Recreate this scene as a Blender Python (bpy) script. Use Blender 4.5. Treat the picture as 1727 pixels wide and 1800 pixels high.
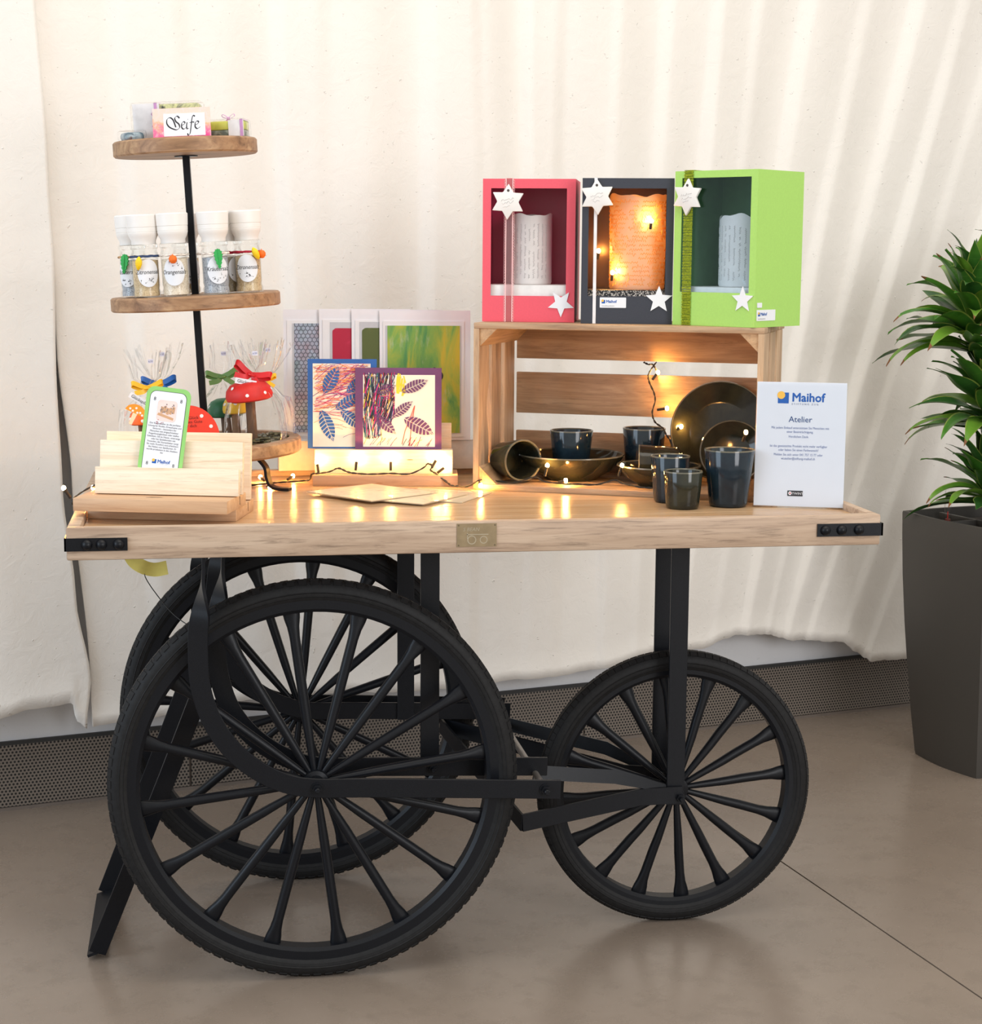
import bpy, bmesh, math, random
from mathutils import Vector, Matrix
sc = bpy.context.scene
for o in list(bpy.data.objects):
    bpy.data.objects.remove(o)
COL = sc.collection
pi = math.pi
R = math.radians
random.seed(7)

# ------------------------------------------------------------------ camera
def set_camera():
    yaw, pitch, roll = .1606, .1439, .0070
    loc = Vector((-.1807, -2.9813, 1.2471))
    fw = Vector((math.sin(yaw) * math.cos(pitch), math.cos(yaw) * math.cos(pitch), -math.sin(pitch)))
    rt = Vector((math.cos(yaw), -math.sin(yaw), 0))
    up = rt.cross(fw)
    r2 = math.cos(roll) * rt + math.sin(roll) * up
    u2 = -math.sin(roll) * rt + math.cos(roll) * up
    cam = bpy.data.cameras.new('camera')
    cam.sensor_fit = 'HORIZONTAL'
    cam.sensor_width = 36
    cam.lens = 36 * 3144.8 / 1727
    cam.clip_start = .05
    ob = bpy.data.objects.new('camera', cam)
    COL.objects.link(ob)
    M = Matrix((r2, u2, -fw)).transposed().to_4x4()
    M.translation = loc
    ob.matrix_world = M
    sc.camera = ob
set_camera()

# ------------------------------------------------------------------ light
def set_light():
    w = bpy.data.worlds.new('world')
    sc.world = w
    w.use_nodes = True
    bg = w.node_tree.nodes['Background']
    bg.inputs[0].default_value = (1.0, .965, .92, 1)
    bg.inputs[1].default_value = .86
    def area(name, loc, target, sx, sy, e, c):
        l = bpy.data.lights.new(name, 'AREA')
        l.shape = 'RECTANGLE'; l.size = sx; l.size_y = sy; l.energy = e; l.color = c
        o = bpy.data.objects.new(name, l)
        COL.objects.link(o)
        o.location = loc
        o.rotation_euler = (Vector(target) - Vector(loc)).to_track_quat('-Z', 'Y').to_euler()
    area('ceiling_light', (.6, -.5, 3.3), (.6, .1, 0), 2.6, 1.6, 34, (1, .91, .78))
    area('window_light', (-3.6, -1.6, 1.7), (0, .5, .7), 2.0, 2.2, 66, (.62, .80, 1))
    area('window_light', (2.6, -4.2, 1.9), (.6, .4, .8), 1.6, 2.2, 80, (.96, .97, 1))
set_light()
sc.view_settings.view_transform = 'Standard'
sc.view_settings.look = 'None'
sc.view_settings.exposure = 0.07
sc.view_settings.gamma = 1
sc.view_settings.use_curve_mapping = False
sc.cycles.use_denoising = True
sc.cycles.max_bounces = 10
sc.cycles.transparent_max_bounces = 24
sc.cycles.sample_clamp_indirect = 6
sc.cycles.caustics_reflective = False
sc.cycles.caustics_refractive = False

BULB_E = 520          # fairy light brightness

# ------------------------------------------------------------------ materials
def srgb(r, g, b):
    f = lambda c: (c / 255 / 12.92) if c / 255 <= .04045 else ((c / 255 + .055) / 1.055) ** 2.4
    return (f(r), f(g), f(b))
MATS = {}
def nt_new(name):
    m = bpy.data.materials.new(name)
    m.use_nodes = True
    nt = m.node_tree
    return m, nt, nt.nodes['Principled BSDF']
def coords(nt, scale=(1, 1, 1), rand=True, rot=(0, 0, 0)):
    tc = nt.nodes.new('ShaderNodeTexCoord')
    mp = nt.nodes.new('ShaderNodeMapping')
    mp.inputs['Scale'].default_value = scale
    mp.inputs['Rotation'].default_value = rot
    nt.links.new(tc.outputs['Object'], mp.inputs['Vector'])
    if rand:
        oi = nt.nodes.new('ShaderNodeObjectInfo')
        mu = nt.nodes.new('ShaderNodeMath'); mu.operation = 'MULTIPLY'; mu.inputs[1].default_value = 37.0
        nt.links.new(oi.outputs['Random'], mu.inputs[0])
        nt.links.new(mu.outputs[0], mp.inputs['Location'])
    return mp.outputs[0]
def noise(nt, vec, scale=5, detail=4, rough=.55, dist=0):
    n = nt.nodes.new('ShaderNodeTexNoise')
    n.inputs['Scale'].default_value = scale
    n.inputs['Detail'].default_value = detail
    n.inputs['Roughness'].default_value = rough
    n.inputs['Distortion'].default_value = dist
    nt.links.new(vec, n.inputs['Vector'])
    return n.outputs['Fac']
def ramp(nt, fac, stops, interp='LINEAR'):
    r = nt.nodes.new('ShaderNodeValToRGB')
    r.color_ramp.interpolation = interp
    el = r.color_ramp.elements
    while len(el) < len(stops):
        el.new(.5)
    for e, (p, c) in zip(el, stops):
        e.position = p
        e.color = (*c, 1) if len(c) == 3 else c
    nt.links.new(fac, r.inputs[0])
    return r.outputs[0]
def bump(nt, fac, b, strength=.3, dist=.002):
    n = nt.nodes.new('ShaderNodeBump')
    n.inputs['Strength'].default_value = strength
    n.inputs['Distance'].default_value = dist
    nt.links.new(fac, n.inputs['Height'])
    nt.links.new(n.outputs[0], b.inputs['Normal'])
def mix(nt, a, b, fac, blend='MIX'):
    n = nt.nodes.new('ShaderNodeMix')
    n.data_type = 'RGBA'; n.blend_type = blend
    for sock, val in ((n.inputs['Factor'], fac), (n.inputs[6], a), (n.inputs[7], b)):
        if hasattr(val, 'links'):
            nt.links.new(val, sock)
        else:
            sock.default_value = val if isinstance(val, (int, float)) else (*val, 1)
    return n.outputs[2]
def plain(name, col, rough=.5, metal=0, var=.06, nscale=60, bmp=0, bscale=400, coat=0, spec=.5):
    if name in MATS:
        return MATS[name]
    m, nt, b = nt_new(name)
    v = coords(nt)
    f = noise(nt, v, nscale, 3)
    c0 = tuple(max(0, c * (1 - var)) for c in col)
    c1 = tuple(min(1, c * (1 + var)) for c in col)
    nt.links.new(ramp(nt, f, [(.3, c0), (.7, c1)]), b.inputs['Base Color'])
    b.inputs['Roughness'].default_value = rough
    b.inputs['Metallic'].default_value = metal
    b.inputs['Coat Weight'].default_value = coat
    b.inputs['Specular IOR Level'].default_value = spec
    if bmp:
        bump(nt, noise(nt, v, bscale, 4), b, bmp, .001)
    MATS[name] = m
    return m
def wood(name, cols, axis='X', scale=1.0, rough=.5, stretch=14, fine=.25):
    if name in MATS:
        return MATS[name]
    m, nt, b = nt_new(name)
    s = {'X': (1, stretch, stretch), 'Y': (stretch, 1, stretch), 'Z': (stretch, stretch, 1)}[axis]
    v = coords(nt, tuple(c * scale for c in s))
    f1 = noise(nt, v, 2.2, 5, .6, 1.2)
    f2 = noise(nt, v, 9, 6, .7, .4)
    base = ramp(nt, f1, [(.28, cols[0]), (.5, cols[1]), (.72, cols[2])])
    dark = tuple(c * .62 for c in cols[0])
    col = mix(nt, base, dark, ramp(nt, f2, [(.52, (0, 0, 0)), (.75, (fine * 2, fine * 2, fine * 2))]))
    nt.links.new(col, b.inputs['Base Color'])
    b.inputs['Roughness'].default_value = rough
    bump(nt, f2, b, .25, .0012)
    MATS[name] = m
    return m
def glow(name, col, strength):
    m, nt, b = nt_new(name)
    b.inputs['Base Color'].default_value = (*col, 1)
    b.inputs['Emission Color'].default_value = (*col, 1)
    b.inputs['Emission Strength'].default_value = strength
    MATS[name] = m
    return m
def clear(name, fac=.12, rough=.05, tint=(1, 1, 1), crinkle=0, cscale=40, glossc=(1, 1, 1), cap=.3):
    """thin clear film: mostly transparent, with a mirror sheen that grows at grazing angles"""
    m = bpy.data.materials.new(name); m.use_nodes = True
    nt = m.node_tree; nt.nodes.clear()
    out = nt.nodes.new('ShaderNodeOutputMaterial')
    tr = nt.nodes.new('ShaderNodeBsdfTransparent'); tr.inputs[0].default_value = (*tint, 1)
    gl = nt.nodes.new('ShaderNodeBsdfGlossy'); gl.inputs['Roughness'].default_value = rough
    gl.inputs['Color'].default_value = (*glossc, 1)
    lw = nt.nodes.new('ShaderNodeLayerWeight'); lw.inputs[0].default_value = fac
    mx = nt.nodes.new('ShaderNodeMixShader')
    mi = nt.nodes.new('ShaderNodeMath'); mi.operation = 'MINIMUM'; mi.inputs[1].default_value = cap
    nt.links.new(lw.outputs['Fresnel'], mi.inputs[0]); nt.links.new(mi.outputs[0], mx.inputs[0])
    nt.links.new(tr.outputs[0], mx.inputs[1]); nt.links.new(gl.outputs[0], mx.inputs[2])
    nt.links.new(mx.outputs[0], out.inputs[0])
    if crinkle:
        v = coords(nt)
        bp = nt.nodes.new('ShaderNodeBump')
        bp.inputs['Strength'].default_value = crinkle; bp.inputs['Distance'].default_value = .006
        nt.links.new(noise(nt, v, cscale, 2, .5, .6), bp.inputs['Height'])
        nt.links.new(bp.outputs[0], gl.inputs['Normal']); nt.links.new(bp.outputs[0], lw.inputs['Normal'])
    MATS[name] = m
    return m

# ------------------------------------------------------------------ mesh helpers
class MB:
    def __init__(s):
        s.v = []; s.f = []; s.m = []
    def add(s, vs, fs, mi=0, M=None):
        k = len(s.v)
        for p in vs:
            p = Vector(p)
            s.v.append(M @ p if M is not None else p)
        for f in fs:
            s.f.append([i + k for i in f]); s.m.append(mi)
        return s
    def box(s, x0, x1, y0, y1, z0, z1, mi=0, M=None):
        vs = [(x, y, z) for z in (z0, z1) for y in (y0, y1) for x in (x0, x1)]
        fs = [(0, 2, 3, 1), (4, 5, 7, 6), (0, 1, 5, 4), (2, 6, 7, 3), (0, 4, 6, 2), (1, 3, 7, 5)]
        return s.add(vs, fs, mi, M)
    def tube(s, pts, r, n=8, mi=0, closed=False, flat=1.0, M=None):
        pts = [Vector(p) for p in pts]; N = len(pts)
        rr = r if isinstance(r, (list, tuple)) else [r] * N
        vs = []; nrm = None
        for i in range(N):
            if closed:
                t = pts[(i + 1) % N] - pts[i - 1]
            else:
                t = pts[min(i + 1, N - 1)] - pts[max(i - 1, 0)]
            t.normalize()
            if nrm is None:
                a = Vector((0, 0, 1)) if abs(t.z) < .9 else Vector((1, 0, 0))
                nrm = (a - t * a.dot(t)).normalized()
            else:
                nrm = (nrm - t * nrm.dot(t))
                nrm = nrm.normalized() if nrm.length > 1e-6 else t.orthogonal().normalized()
            b = t.cross(nrm)
            for k in range(n):
                a = 2 * pi * k / n
                vs.append(pts[i] + (nrm * math.cos(a) * flat + b * math.sin(a)) * rr[i])
        fs = []
        for i in range(N if closed else N - 1):
            j = (i + 1) % N
            for k in range(n):
                l = (k + 1) % n
                fs.append((i * n + k, i * n + l, j * n + l, j * n + k))
        if not closed:
            fs.append(tuple(range(n - 1, -1, -1))); fs.append(tuple((N - 1) * n + k for k in range(n)))
        return s.add(vs, fs, mi, M)
    def lathe(s, prof, n=32, mi=0, M=None, closed=False, wob=None, caps=True):
        """profile (r, z) turned around local Z"""
        vs = []
        for (r, z) in prof:
            for k in range(n):
                a = 2 * pi * k / n
                w = wob(a, z) if wob else 1
                vs.append((r * w * math.cos(a), r * w * math.sin(a), z))
        fs = []
        P = len(prof)
        for i in range(P if closed else P - 1):
            j = (i + 1) % P
            for k in range(n):
                l = (k + 1) % n
                fs.append((i * n + k, i * n + l, j * n + l, j * n + k))
        if not closed and caps:
            if prof[0][0] > 1e-5: fs.append(tuple(range(n - 1, -1, -1)))
            if prof[-1][0] > 1e-5: fs.append(tuple((P - 1) * n + k for k in range(n)))
        return s.add(vs, fs, mi, M)
    def prism(s, poly, y0, y1, mi=0, M=None):
        """polygon in local XZ pulled along Y"""
        n = len(poly)
        vs = [(x, y0, z) for x, z in poly] + [(x, y1, z) for x, z in poly]
        fs = [tuple(range(n)), tuple(range(2 * n - 1, n - 1, -1))]
        fs += [(i, i + n, (i + 1) % n + n, (i + 1) % n) for i in range(n)]
        return s.add(vs, fs, mi, M)
    def flat(s, poly, y=0, mi=0, M=None):
        return s.add([(x, y, z) for x, z in poly], [tuple(range(len(poly)))], mi, M)
    def strip(s, pts, wdir, w, th, mi=0, M=None):
        """flat bar along pts; wdir gives the width direction at each point"""
        pts = [Vector(p) for p in pts]; N = len(pts); vs = []
        ww = w if isinstance(w, (list, tuple)) else [w] * N
        for i in range(N):
            t = (pts[min(i + 1, N - 1)] - pts[max(i - 1, 0)]).normalized()
            d = Vector(wdir[i] if isinstance(wdir, list) else wdir)
            d = (d - t * d.dot(t)).normalized()
            q = t.cross(d)
            for a, b in ((-1, -1), (1, -1), (1, 1), (-1, 1)):
                vs.append(pts[i] + d * a * ww[i] / 2 + q * b * th / 2)
        fs = []
        for i in range(N - 1):
            for k in range(4):
                l = (k + 1) % 4
                fs.append((i * 4 + k, i * 4 + l, i * 4 + 4 + l, i * 4 + 4 + k))
        fs.append((3, 2, 1, 0)); fs.append(tuple((N - 1) * 4 + k for k in range(4)))
        return s.add(vs, fs, mi, M)
    def mesh(s, name, mats, bevel=0, seg=2, smooth=True, angle=35):
        me = bpy.data.meshes.new(name)
        bm = bmesh.new()
        vs = [bm.verts.new(p) for p in s.v]
        for f, mi in zip(s.f, s.m):
            try:
                fc = bm.faces.new([vs[i] for i in f])
                fc.material_index = mi
            except ValueError:
                pass
        bmesh.ops.recalc_face_normals(bm, faces=bm.faces)
        if bevel:
            bm.normal_update()
            ed = [e for e in bm.edges if len(e.link_faces) == 2 and e.calc_face_angle(0) > R(40)]
            bmesh.ops.bevel(bm, geom=ed, offset=bevel, segments=seg, affect='EDGES', clamp_overlap=True, profile=.5)
        if smooth:
            bm.normal_update()
            for f in bm.faces: f.smooth = True
            for e in bm.edges:
                if len(e.link_faces) == 2 and e.calc_face_angle(0) > R(angle):
                    e.smooth = False
        bm.to_mesh(me); bm.free()
        for m in (mats if isinstance(mats, (list, tuple)) else [mats]):
            me.materials.append(m)
        return me
    def build(s, name, mats, parent=None, loc=(0, 0, 0), rot=(0, 0, 0), world=False, **k):
        if world and parent is not None:
            o = Vector(parent.location)
            s.v = [p - o for p in s.v]
        return put(name, s.mesh(name, mats, **k), parent, loc, rot)
def put(name, me, parent=None, loc=(0, 0, 0), rot=(0, 0, 0), scale=None):
    o = bpy.data.objects.new(name, me)
    COL.objects.link(o)
    o.location = loc; o.rotation_euler = rot
    if scale: o.scale = scale
    if parent is not None: o.parent = parent
    return o
def thing(name, label, cat, loc=(0, 0, 0), rot=(0, 0, 0), group=None):
    o = put(name, None, None, loc, rot)
    o.empty_display_size = .05
    return tag(o, label, cat, group)
def tag(o, label, cat, group=None):
    o['label'] = label; o['category'] = cat
    if group: o['group'] = group
    return o
def struct(o):
    o['kind'] = 'structure'
    return o
def text(s, size, mat, parent, loc, align='CENTER', shear=0, bold=0, name='lettering', xs=1.0, bend=0, spacing=1.0, line=1.0, rot=None):
    cu = bpy.data.curves.new('t', 'FONT')
    cu.body = s; cu.size = size; cu.align_x = align; cu.shear = shear
    cu.resolution_u = 2; cu.space_character = spacing; cu.space_line = line
    ob = bpy.data.objects.new('t', cu)
    COL.objects.link(ob)
    dg = bpy.context.evaluated_depsgraph_get()
    me = bpy.data.meshes.new_from_object(ob.evaluated_get(dg))
    bpy.data.objects.remove(ob); bpy.data.curves.remove(cu)
    me.name = name
    for v in me.vertices:
        x, y, z = v.co
        x *= xs
        if bend:
            v.co = (bend * math.sin(x / bend), -bend * math.cos(x / bend), y)
        else:
            v.co = (x, 0, y)
    if bold:                                   # heavier strokes: the same letters set again a hair to each side
        V = [v.co.copy() for v in me.vertices]; F = [tuple(p.vertices) for p in me.polygons]; n_ = len(V)
        vs, fs = [], []
        for i_, (dx, dz) in enumerate(((0, 0), (bold, 0), (-bold, 0), (0, bold), (0, -bold))):
            vs += [v + Vector((dx, -.00002 * i_, dz)) for v in V]; fs += [tuple(a + i_ * n_ for a in f) for f in F]
        me = bpy.data.meshes.new(name); me.from_pydata(vs, [], fs)
    me.materials.clear(); me.materials.append(mat)
    return put(name, me, parent, loc, rot or (0, 0, 0))
def rrect(x0, x1, z0, z1, r, n=6):
    p = []
    for cx, cz, a in ((x1 - r, z1 - r, 0), (x0 + r, z1 - r, 90), (x0 + r, z0 + r, 180), (x1 - r, z0 + r, 270)):
        for i in range(n + 1):
            t = R(a + 90 * i / n)
            p.append((cx + r * math.cos(t), cz + r * math.sin(t)))
    return p
def ell(cx, cz, a, b, n=24):
    return [(cx + a * math.cos(2 * pi * i / n), cz + b * math.sin(2 * pi * i / n)) for i in range(n)]
def star(cx, cz, ro, ri, n, rot=90):
    return [(cx + (ro if i % 2 == 0 else ri) * math.cos(R(rot) + pi * i / n), cz + (ro if i % 2 == 0 else ri) * math.sin(R(rot) + pi * i / n)) for i in range(2 * n)]
def smooth_path(pts, n=6):
    """Catmull-Rom through the points"""
    P = [Vector(p) for p in pts]; out = []
    for i in range(len(P) - 1):
        p0 = P[max(i - 1, 0)]; p1 = P[i]; p2 = P[i + 1]; p3 = P[min(i + 2, len(P) - 1)]
        for k in range(n):
            t = k / n
            out.append(.5 * ((2 * p1) + (p2 - p0) * t + (2 * p0 - 5 * p1 + 4 * p2 - p3) * t * t + (3 * p1 - p0 - 3 * p2 + p3) * t ** 3))
    out.append(P[-1])
    return out
def lerp_list(tab, x):
    if x <= tab[0][0]: return tab[0][1]
    for (a, b), (c, d) in zip(tab, tab[1:]):
        if x <= c:
            t = (x - a) / (c - a); t = t * t * (3 - 2 * t)
            return b + (d - b) * t
    return tab[-1][1]

# common colours
BLACK_METAL = plain('black_powder_coat', (.005, .006, .0085), .34, .0, .15, 300, .2, 900, 0, .24)
RUBBER = plain('black_rubber', (.012, .012, .0125), .58, 0, .2, 120, .3, 500, 0, .22)
STEEL = plain('dull_steel', (.18, .18, .18), .35, .9)
PAPER = plain('white_paper', (.80, .82, .86), .6, 0, .015)
INK = plain('black_ink', (.015, .015, .02), .6, 0, 0)
INK_BLUE = plain('blue_ink', srgb(40, 75, 130), .6, 0, 0)
LOGO_BLUE = plain('logo_blue', srgb(10, 90, 175), .6, 0, 0)
LOGO_YELLOW = plain('logo_yellow', srgb(244, 190, 80), .6, 0, 0)
PALE = wood('pale_spruce', [srgb(228, 202, 170), srgb(240, 222, 196), srgb(246, 232, 210)], 'X', 1.8, .5, 18, .3)
BEECH = wood('beech', [srgb(186, 144, 108), srgb(202, 164, 128), srgb(212, 178, 142)], 'X', 1.6, .5, 16, .15)
MANGO = wood('mango_wood', [srgb(116, 84, 58), srgb(160, 122, 88), srgb(194, 158, 118)], 'X', 2.2, .5, 7, .3)
TRAYW = wood('oiled_tray_wood', [srgb(176, 138, 98), srgb(196, 160, 120), srgb(208, 176, 138)], 'X', 1.2, .25, 12, .2)
RAILW = wood('greyed_rail_wood', [srgb(158, 132, 110), srgb(186, 160, 136), srgb(202, 178, 154)], 'X', 1.3, .5, 16, .5)
# ================================================================== the setting
WY = .2582
WD = Vector((math.cos(WY), math.sin(WY), 0)); WN = Vector((-math.sin(WY), math.cos(WY), 0)); W0 = Vector((0, 1.1954, 0))
def wp(s, z, off=0):
    return W0 + WD * s - WN * off + Vector((0, 0, z))
def floor_mat():
    m, nt, b = nt_new('polished_concrete')
    v = coords(nt, rand=False)
    f1 = noise(nt, v, 1.3, 6, .6, .4); f2 = noise(nt, v, 14, 6, .7); f3 = noise(nt, v, 330, 1)
    c = ramp(nt, f1, [(.3, srgb(128, 115, 103)), (.7, srgb(146, 132, 119))])
    c = mix(nt, c, srgb(112, 101, 91), ramp(nt, f2, [(.5, (0, 0, 0)), (.8, (.5, .5, .5))]))
    c = mix(nt, c, srgb(190, 178, 164), ramp(nt, f3, [(.74, (0, 0, 0)), (.8, (.6, .6, .6))]))
    nt.links.new(c, b.inputs['Base Color'])
    nt.links.new(ramp(nt, f2, [(.3, (.2, .2, .2)), (.7, (.32, .32, .32))]), b.inputs['Roughness'])
    b.inputs['Specular IOR Level'].default_value = .6
    bump(nt, f2, b, .05, .002)
    return m
FLOORM = floor_mat()
GROUT = plain('dark_joint', (.03, .028, .026), .8)
fl = MB().box(-7, 8, -7, 3.2, -.12, -.006).build('floor', GROUT, smooth=False)
struct(fl)
jx = lambda y, d: .9356 - .1668 * (y - .7815) + d
M_ = MB().add([(-7, -7, -.004), (jx(-7, -.002), -7, -.004), (jx(3.2, -.002), 3.2, -.004), (-7, 3.2, -.004),
               (-7, -7, 0), (jx(-7, -.002), -7, 0), (jx(3.2, -.002), 3.2, 0), (-7, 3.2, 0)],
              [(3, 2, 1, 0), (4, 5, 6, 7), (0, 1, 5, 4), (1, 2, 6, 5), (2, 3, 7, 6), (3, 0, 4, 7)])
M_.build('slab', FLOORM, fl, smooth=False)
M_ = MB().add([(jx(-7, .002), -7, -.004), (8, -7, -.004), (8, 3.2, -.004), (jx(3.2, .002), 3.2, -.004),
               (jx(-7, .002), -7, 0), (8, -7, 0), (8, 3.2, 0), (jx(3.2, .002), 3.2, 0)],
              [(3, 2, 1, 0), (4, 5, 6, 7), (0, 1, 5, 4), (1, 2, 6, 5), (2, 3, 7, 6), (3, 0, 4, 7)])
M_.build('slab', FLOORM, fl, smooth=False)

def plaster(name, col, bs=.35, warm=None):
    m, nt, b = nt_new(name)
    v = coords(nt, rand=False)
    f = noise(nt, v, 3, 4); g = noise(nt, v, 26, 6, .65, .6); h = noise(nt, v, 95, 2)
    nt.links.new(ramp(nt, f, [(.3, tuple(c * .965 for c in col)), (.7, col)]), b.inputs['Base Color'])
    b.inputs['Roughness'].default_value = .75
    b.inputs['Specular IOR Level'].default_value = .25
    ad = nt.nodes.new('ShaderNodeMath'); ad.operation = 'ADD'
    nt.links.new(g, ad.inputs[0])
    nt.links.new(ramp(nt, h, [(.70, (0, 0, 0)), (.78, (.8, .8, .8))]), ad.inputs[1])
    bump(nt, ad.outputs[0], b, bs, .0035)
    return m
WALLM = plaster('brushed_white_wall', (.80, .81, .83), .5)
CURT = plaster('stiffened_white_cloth', (.85, .815, .76), .55)
def wallslab(name, s0, s1, z0, z1, o0, o1, mat, parent=None):
    m = MB()
    vs = [wp(s, z, o) for z in (z0, z1) for o in (o0, o1) for s in (s0, s1)]
    m.add(vs, [(0, 2, 3, 1), (4, 5, 7, 6), (0, 1, 5, 4), (2, 6, 7, 3), (0, 4, 6, 2), (1, 3, 7, 5)])
    return m.build(name, mat, parent, smooth=False)
struct(wallslab('wall_back', -3.2, 4.2, 0, 3.2, -.08, 0, WALLM))
def perforated():
    m, nt, b = nt_new('perforated_steel')
    tc = nt.nodes.new('ShaderNodeTexCoord')
    mp = nt.nodes.new('ShaderNodeMapping'); mp.inputs['Rotation'].default_value = (0, 0, -WY)
    nt.links.new(tc.outputs['Object'], mp.inputs[0])
    sep = nt.nodes.new('ShaderNodeSeparateXYZ'); nt.links.new(mp.outputs[0], sep.inputs[0])
    cmb = nt.nodes.new('ShaderNodeCombineXYZ')
    for i, k in ((0, 1 / .0085), (2, 1 / .0147)):
        mu = nt.nodes.new('ShaderNodeMath'); mu.operation = 'MULTIPLY'; mu.inputs[1].default_value = k
        nt.links.new(sep.outputs[i], mu.inputs[0]); nt.links.new(mu.outputs[0], cmb.inputs[0 if i == 0 else 1])
    ds = []
    for off in ((0, 0, 0), (.5, .5, 0)):
        a = nt.nodes.new('ShaderNodeVectorMath'); a.operation = 'ADD'; a.inputs[1].default_value = off
        nt.links.new(cmb.outputs[0], a.inputs[0])
        f = nt.nodes.new('ShaderNodeVectorMath'); f.operation = 'FRACTION'; nt.links.new(a.outputs[0], f.inputs[0])
        q = nt.nodes.new('ShaderNodeVectorMath'); q.operation = 'SUBTRACT'; q.inputs[1].default_value = (.5, .5, 0)
        nt.links.new(f.outputs[0], q.inputs[0])
        u = nt.nodes.new('ShaderNodeVectorMath'); u.operation = 'MULTIPLY'; u.inputs[1].default_value = (1, 1.732, 0)
        nt.links.new(q.outputs[0], u.inputs[0])
        l = nt.nodes.new('ShaderNodeVectorMath'); l.operation = 'LENGTH'; nt.links.new(u.outputs[0], l.inputs[0])
        ds.append(l.outputs['Value'])
    mn = nt.nodes.new('ShaderNodeMath'); mn.operation = 'MINIMUM'
    nt.links.new(ds[0], mn.inputs[0]); nt.links.new(ds[1], mn.inputs[1])
    nt.links.new(ramp(nt, mn.outputs[0], [(.27, (.006, .006, .006)), (.33, srgb(128, 118, 108))]), b.inputs['Base Color'])
    b.inputs['Roughness'].default_value = .5
    b.inputs['Metallic'].default_value = .15
    return m
PERF = perforated()
DARKEDGE = plain('dark_edge', (.03, .03, .03), .6)
TAUPE = plain('taupe_lacquer', srgb(112, 102, 94), .5)
bb = struct(wallslab('baseboard_back', -3.2, 4.2, 0, .158, 0, .002, TAUPE))
for a in range(-4, 6):
    s0 = -.232 + a * 1.03
    wallslab('panel', s0 + .003, s0 + 1.027, .008, .150, .002, .008, PERF, bb)
wallslab('top_edge', -3.2, 4.2, .150, .1585, .002, .010, DARKEDGE, bb)
wallslab('bottom_edge', -3.2, 4.2, .0, .007, .002, .012, TAUPE, bb)

# ---- the draped cloth in front of the wall
HEM = [(-1.2, .24), (-.669, .237), (-.582, .254), (-.507, .259), (-.490, .215), (-.471, .197), (-.419, .199), (-.3, .206), (-.2, .21), (-.115, .222),
       (.066, .219), (.30, .205), (.45, .20), (.545, .209), (.662, .206), (.806, .215), (.93, .236), (.969, .245), (1.104, .242), (1.17, .262),
       (1.206, .268), (1.276, .265), (1.401, .240), (1.547, .225), (1.62, .192), (1.66, .172), (1.68, .162), (1.8, .160), (5, .160)]
SC = .60
def kf(u):
    return lerp_list([(-.7, .06), (.1, .04), (.7, .05), (1.3, .20), (2.0, .25), (3, .25), (5, .25)], u)
def s_of(u, z):
    return SC + (u - SC) * (1 - kf(u) * (1.85 - z))
# creases (place at the top, half width, depth, sharpness side)
CREASE = [(-.42, .09, .012, 1), (-.22, .10, .012, -1), (-.04, .07, .016, 1), (.10, .09, .012, -1),
          (.30, .09, .014, 1), (.47, .07, .012, -1), (.575, .06, .020, 1), (.70, .08, .014, -1), (.80, .06, .018, 1), (.93, .08, .016, 1),
          (1.075, .07, .034, 1), (1.20, .07, .022, 1), (1.345, .08, .026, 1), (1.50, .09, .038, 1), (1.655, .09, .034, 1),
          (1.80, .09, .038, 1), (1.95, .08, .03, 1), (2.12, .09, .034, 1), (2.30, .09, .03, 1)] + [(2.48 + .17 * k, .09, .03, 1) for k in range(12)]
def DK(u):
    return lerp_list([(-.2, 1.25), (.5, 1.15), (.9, .9), (1.3, .62), (2, .5)], u)
def fold(u, z):
    d = 0
    for c, w, a, sd in CREASE:
        x = (u - c - .008 * math.sin(z * 3.1 + c * 9)) * sd
        if -w * 1.6 < x < w * .55:
            if x < 0:
                t = 1 + x / (w * 1.6)
            else:
                t = 1 - x / (w * .55)
            t = t * t * (3 - 2 * t)
            d += a * DK(u) * t * (.75 + .35 * math.sin(z * 2.3 + c * 17))
    d += .006 * math.sin(u * 19 + z * 1.4) 
    d += .0012 * math.sin(u * 41 + z * 9) * math.sin(z * 11 + u * 5)
    return d * lerp_list([(.2, .35), (.55, .7), (1.0, 1.0)], z)
def drape(name, label, u0, u1, nu, nz, off, edge=None, ztop=2.5, depth=1.0):
    m = MB(); rows = []
    vs = []
    for j in range(nz + 1):
        for i in range(nu + 1):
            u = u0 + (u1 - u0) * i / nu
            t = j / nz
            s_b = s_of(u, .3)
            h = lerp_list(HEM, s_b) + .0008 * math.sin(u * 60) + .0006 * math.sin(u * 137)
            z = h + (ztop - h) * (t ** 1.1)
            s = s_of(u, z)
            if edge: s = edge(s, u, z)
            o = off(u, z) - fold(u, z) * depth
            if z < h + .05:                       # the hem stands off a little
                o += .008 * (1 - (z - h) / .05)
            vs.append(wp(s, z, max(o, .016)))
    fs = []
    for j in range(nz):
        for i in range(nu):
            a = j * (nu + 1) + i
            fs.append((a, a + 1, a + nu + 2, a + nu + 1))
    m.add(vs, fs)
    o = m.build(name, CURT, angle=180)
    md = o.modifiers.new('cloth thickness', 'SOLIDIFY'); md.thickness = .004; md.offset = 0
    return tag(o, label, 'curtain')
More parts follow.
